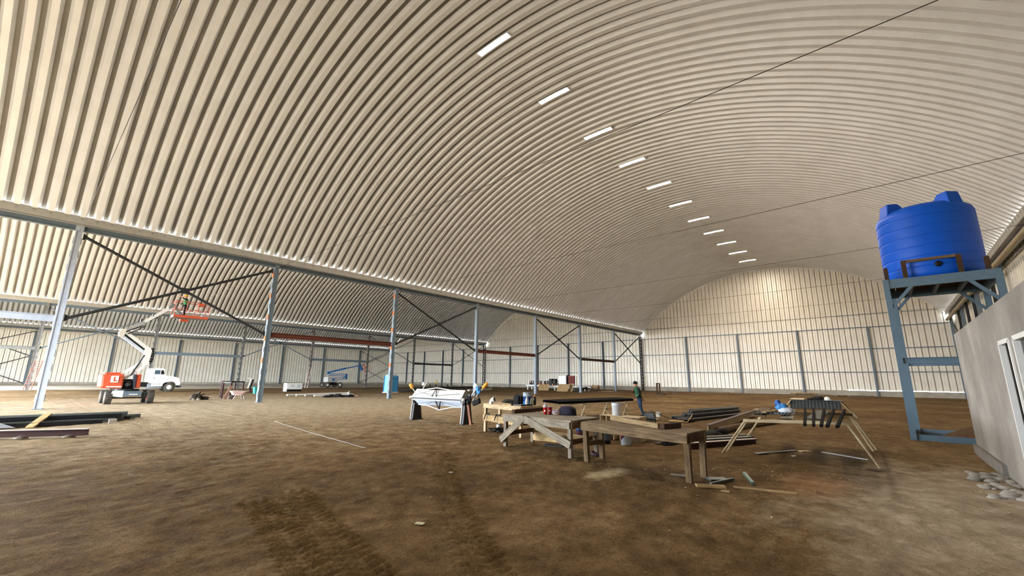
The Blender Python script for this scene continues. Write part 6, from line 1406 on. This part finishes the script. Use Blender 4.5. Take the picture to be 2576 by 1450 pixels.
def ladder(p0, p1, w, label, m1, m2, n):
    t = thing('ladder', label, 'ladder', p0); p0, p1 = Vector(p0), Vector(p1); d = (p1-p0); sd = Vector((1, 0, 0))*w/2
    for s_ in (-1, 1): part(lambda b: b.bar(p0+sd*s_, p1+sd*s_, 0.05, 0.07), 'rail', m1, t)
    for k in range(n):
        q = p0+d*((k+0.7)/n); part(lambda b: b.tube(q-sd, q+sd, 0.025, n=6), 'rung', m2, t)
ladder((31.6, 72.6, 0), (32.15, 73.2, 3.2), 0.45, 'red and white ladder leaning on a second-row column by the generator', K_CREAM, mat('red_rung', '#9c3a2c', 0.6), 12)
ladder((0.95, 72.7, 0), (1.35, 73.2, 3.3), 0.6, 'reddish ladder standing against the second-row column at the far left', mat('reddish_ladder', '#b06a58', 0.6), mat('reddish_ladder2', '#b06a58', 0.6), 12)

# ------------------------------------------------------------------ near the far wall
ms = thing('forming_machine', 'long white forming machine with black rollers and a red unit before the far wall', 'machine', (60, 42, 0))
part(lambda b: [b.bar((60+dx, 48.6, 0.75), (60+dx, 35.6, 0.62), 0.14, 0.20) for dx in (-0.6, 0.6)], 'frame_rail', K_WHITE, ms)
for k in range(8):
    y = 48.3-1.7*k; part(lambda b: b.bar((59.4, y, 0.66), (60.6, y, 0.66), 0.14, 0.14), 'cross_member', K_WHITE, ms)
for k in range(5):
    y = 48.2-2.9*k
    for dx in (-0.6, 0.6): part(lambda b: b.bar((60+dx, y, 0), (60+dx, y, 0.6), 0.16, 0.16, (1, 0, 0)), 'leg', K_WHITE, ms)
for k in range(12):
    y = 48.0-0.52*k
    rs = part(lambda b: (b.box((59.45, y, 1.15), (0.12, 0.16, 0.75)), b.box((60.55, y, 1.15), (0.12, 0.16, 0.75)), b.box((60, y, 1.5), (1.2, 0.12, 0.08))), 'roller_stand', K_BLACK if k % 3 else K_WHITE, ms)
    part(lambda b: b.lathe((60, y, 1.05), [(0.10, -0.5), (0.16, -0.3), (0.10, 0), (0.16, 0.3), (0.10, 0.5)], 12, axis='X'), 'roller', M_GUTTER if k % 2 else K_ORANGE, rs)
part(lambda b: [b.box((59.35, 46.5-0.9*k, 0.95), (0.10, 0.45, 0.22)) for k in range(5)], 'guard_strip', mat('orange_guard', '#c98a4e', 0.6), ms, kind='stuff')
part(lambda b: (b.box((59.6, 43.2, 1.35), (0.7, 0.6, 1.1)), b.box((59.6, 42.4, 1.5), (0.6, 0.4, 0.8)), b.lathe((59.2, 42.3, 1.4), [(0.25, -0.1), (0.25, 0.1)], 16, axis='X')), 'drive_unit', K_BLACK, ms)
part(lambda b: b.box((59.6, 40.7, 1.65), (0.9, 1.45, 1.5)), 'control_cabinet', K_WHITE, ms, bevel=0.03)
part(lambda b: b.box((59.6, 39.85, 1.6), (0.9, 0.14, 1.8)), 'cabinet_side', K_BLACK, ms)
part(lambda b: (b.box((59.7, 39.1, 1.65), (0.8, 1.1, 1.5)), b.box((59.25, 39.1, 2.3), (0.2, 1.2, 0.12))), 'red_unit', mat('oxide_red_paint', '#8c3a2c', 0.55, 0, 0.3, 4), ms, bevel=0.03)
for k in range(4): part(lambda b: b.bar((59.24, 39.5-0.26*k, 0.95), (59.24, 39.5-0.26*k, 2.35), 0.05, 0.05, (1, 0, 0)), 'unit_rib', K_BLACK, ms)
part(lambda b: (b.bar((59.5, 38.3, 0.6), (59.5, 38.3, 2.5), 0.16, 0.16, (1, 0, 0)), b.bar((59.5, 37.0, 0.7), (59.5, 37.0, 2.4), 0.10, 0.10, (1, 0, 0)), b.bar((59.5, 38.3, 2.45), (59.5, 36.8, 2.35), 0.10, 0.08)), 'gantry', K_WHITE, ms)
part(lambda b: b.box((59.8, 37.0, 0.75), (1.0, 2.2, 0.22)), 'deck', K_WHITE, ms)
part(lambda b: (b.box((59.8, 38.2, 0.35), (0.9, 2.2, 0.6)), lumpy(b, (59.6, 36.4, 0.5), 0.4, 0.5, 0.35, 4, 8, 0.3)), 'undercarriage', K_BLACK, ms)
def leaning(p0, p1, h, lean, label, m_):
    d = Vector((p1[0]-p0[0], p1[1]-p0[1], 0)).normalized(); n = Vector((-d.y, d.x, 0))
    if n.x < 0: n = -n
    a, c = Vector(P3(p0, 0)), Vector(P3(p1, 0)); u = n*lean+Vector((0, 0, h)); t = n*0.04
    solo('plywood_sheet', m_, tuple((a+c)/2), label, 'plywood', lambda b: b.hexa([a, c, c+t, a+t, a+u, c+u, c+u+t, a+u+t]), 'plywood sheets leaning on the machine')
leaning((57.0, 44.0), (57.9, 42.6), 0.95, 0.35, 'small raw plywood sheet leaning on the forming machine, left one', W_PLY)
leaning((55.6, 39.4), (54.9, 36.9), 1.10, 0.55, 'large raw plywood sheet leaning before the white cabinet', W_PLY)
leaning((56.0, 37.5), (55.7, 36.6), 1.15, 0.5, 'narrow pale sheet behind the large plywood sheet', W_PALE)
dr = thing('cable_drum', 'small cable drum on a dark red trestle right of the forming machine', 'drum', (60.3, 35.2, 0))
part(lambda b: b.lathe((60.2, 35.1, 0.72), [(0.30, -0.5), (0.30, -0.44), (0.22, -0.42), (0.22, 0.42), (0.30, 0.44), (0.30, 0.5)], 18, axis='Y'), 'drum', mat('tan_cable', '#9c8258', 0.8), dr)
for y in (34.6, 35.7):
    for dx in (-0.45, 0.45): part(lambda b: b.bar((60.2+dx, y, 0), (60.2, y, 0.75), 0.08, 0.08), 'leg', K_MAROON, dr)
part(lambda b: b.bar((60.2, 34.6, 0.42), (60.2, 35.7, 0.42), 0.06, 0.06), 'cross_bar', K_MAROON, dr)
lie('plank', W_PALE, (61.0, 35.0), (63.0, 33.6), 0.4, 0.08, 'pale plank on the ground right of the cable drum', 'plank')
wp = thing('timber_gate', 'dark wooden post frame standing before the far wall', 'frame', (54.8, 22.9, 0))
for (x, y) in ((55.2, 23.1), (54.6, 22.5)): part(lambda b: b.bar((x, y, 0), (x, y, 1.46), 0.16, 0.16, (1, 0, 0)), 'post', W_DARK, wp)
part(lambda b: b.bar((55.25, 23.15, 1.40), (54.55, 22.45, 1.40), 0.16, 0.12), 'lintel', W_DARK, wp)
part(lambda b: b.box((54.6, 22.3, 0.05), (0.9, 0.7, 0.1)), 'base', K_BLACK, wp)
ftb = thing('folding_table', 'small grey folding table right of the wooden post frame', 'table', (57, 21.9, 0))
part(lambda b: b.box((57, 22.0, 0.86), (0.7, 1.6, 0.05)), 'top', K_GREY, ftb)
for y in (21.5, 22.5): part(lambda b: (b.tube((56.8, y-0.3, 0), (57.2, y+0.3, 0.85), 0.025, n=6), b.tube((56.8, y+0.3, 0), (57.2, y-0.3, 0.85), 0.025, n=6)), 'crossed_legs', K_GREY, ftb)
fb = thing('trestle_table', 'low black trestle table far back behind the brake', 'table', (54.8, 67, 0))
part(lambda b: b.bar((53.0, 67.75, 0.68), (56.7, 66.25, 0.68), 0.7, 0.06), 'top', K_BLACK, fb)
for t_ in (0.05, 0.35, 0.65, 0.95):
    p = L((53.0, 67.75), (56.7, 66.25), t_)
    for s_ in (-1, 1): part(lambda b: b.bar((p[0]+s_*0.28, p[1]+s_*0.1, 0), (p[0], p[1], 0.66), 0.08, 0.08), 'leg', K_BLACK, fb)
bottle(54.35, 67.18, 0.71, 0.13, 0.75, mat('yellow_cylinder', '#c9b23a', 0.45), M_BOLT, 'yellow gas bottle standing on the low black trestle table', 'gas bottle')
for i, (p0, p1) in enumerate((((57.5, 65.0), (61.5, 62.6)), ((58.0, 60.2), (63.5, 56.0)))):
    t = thing('folding_table', 'thin white folding table before the far wall, %s one' % ('left', 'right')[i], 'table', P3(L(p0, p1, .5), 0), 'white folding tables before the far wall')
    part(lambda b: b.bar(P3(p0, 0.92), P3(p1, 0.92), 0.7, 0.04), 'top', K_CREAM, t)
    for t_ in (0.12, 0.45, 0.8):
        p = L(p0, p1, t_)
        for s_ in (-1, 1): part(lambda b: b.tube((p[0]-0.25*s_, p[1]+0.2*s_, 0), (p[0]+0.25*s_, p[1]-0.2*s_, 0.9), 0.02, n=5), 'leg', K_CREAM, t)
lie('steel_strip', K_CHAN, (33.3, 48.2), (50.6, 66.9), 0.45, 0.20, 'long black steel strip on the floor running away behind the toilet', 'steel strip')
lie('steel_strip', K_CHAN, (47.5, 60.8), (58.0, 60.3), 0.6, 0.25, 'long black steel strip on the floor before the black trestle table', 'steel strip')
lie('steel_strip', mat('pale_girder', '#b7b3aa', 0.6), (43.6, 46.5), (52.4, 50.5), 0.35, 0.25, 'long pale girder on the floor behind the brake', 'steel strip')
for i in range(4):
    o = lie('stacked_board', (W_GREY, W_OLD, W_GREY, W_PALE)[i], (69.0, 10.2-0.05*i), (70.6, 7.6+0.1*i), 1.2, 0.09, 'far board of the low stack by the end wall, %s layer' % ('lowest', 'second', 'third', 'top')[i])
    o.location.z += 0.095*i
lie('timber', W_OLD, (69.5, 5.6), (72.5, 3.2), 0.5, 0.12, 'dark timber on the floor by the end wall right of the board stack', 'timber')
lie('timber', W_GREY, (70.5, 4.4), (73.0, 2.0), 0.4, 0.10, 'grey timber on the floor by the end wall at the foot of the wall post', 'timber')
lie('board', W_GREY, (73.2, 24.6), (72.6, 19.0), 0.35, 0.15, 'long grey board on the floor against the plinth of the end wall')
# ------------------------------------------------------------------ tidy
for o in bpy.data.objects:
    if '_o' in o.keys(): del o['_o']
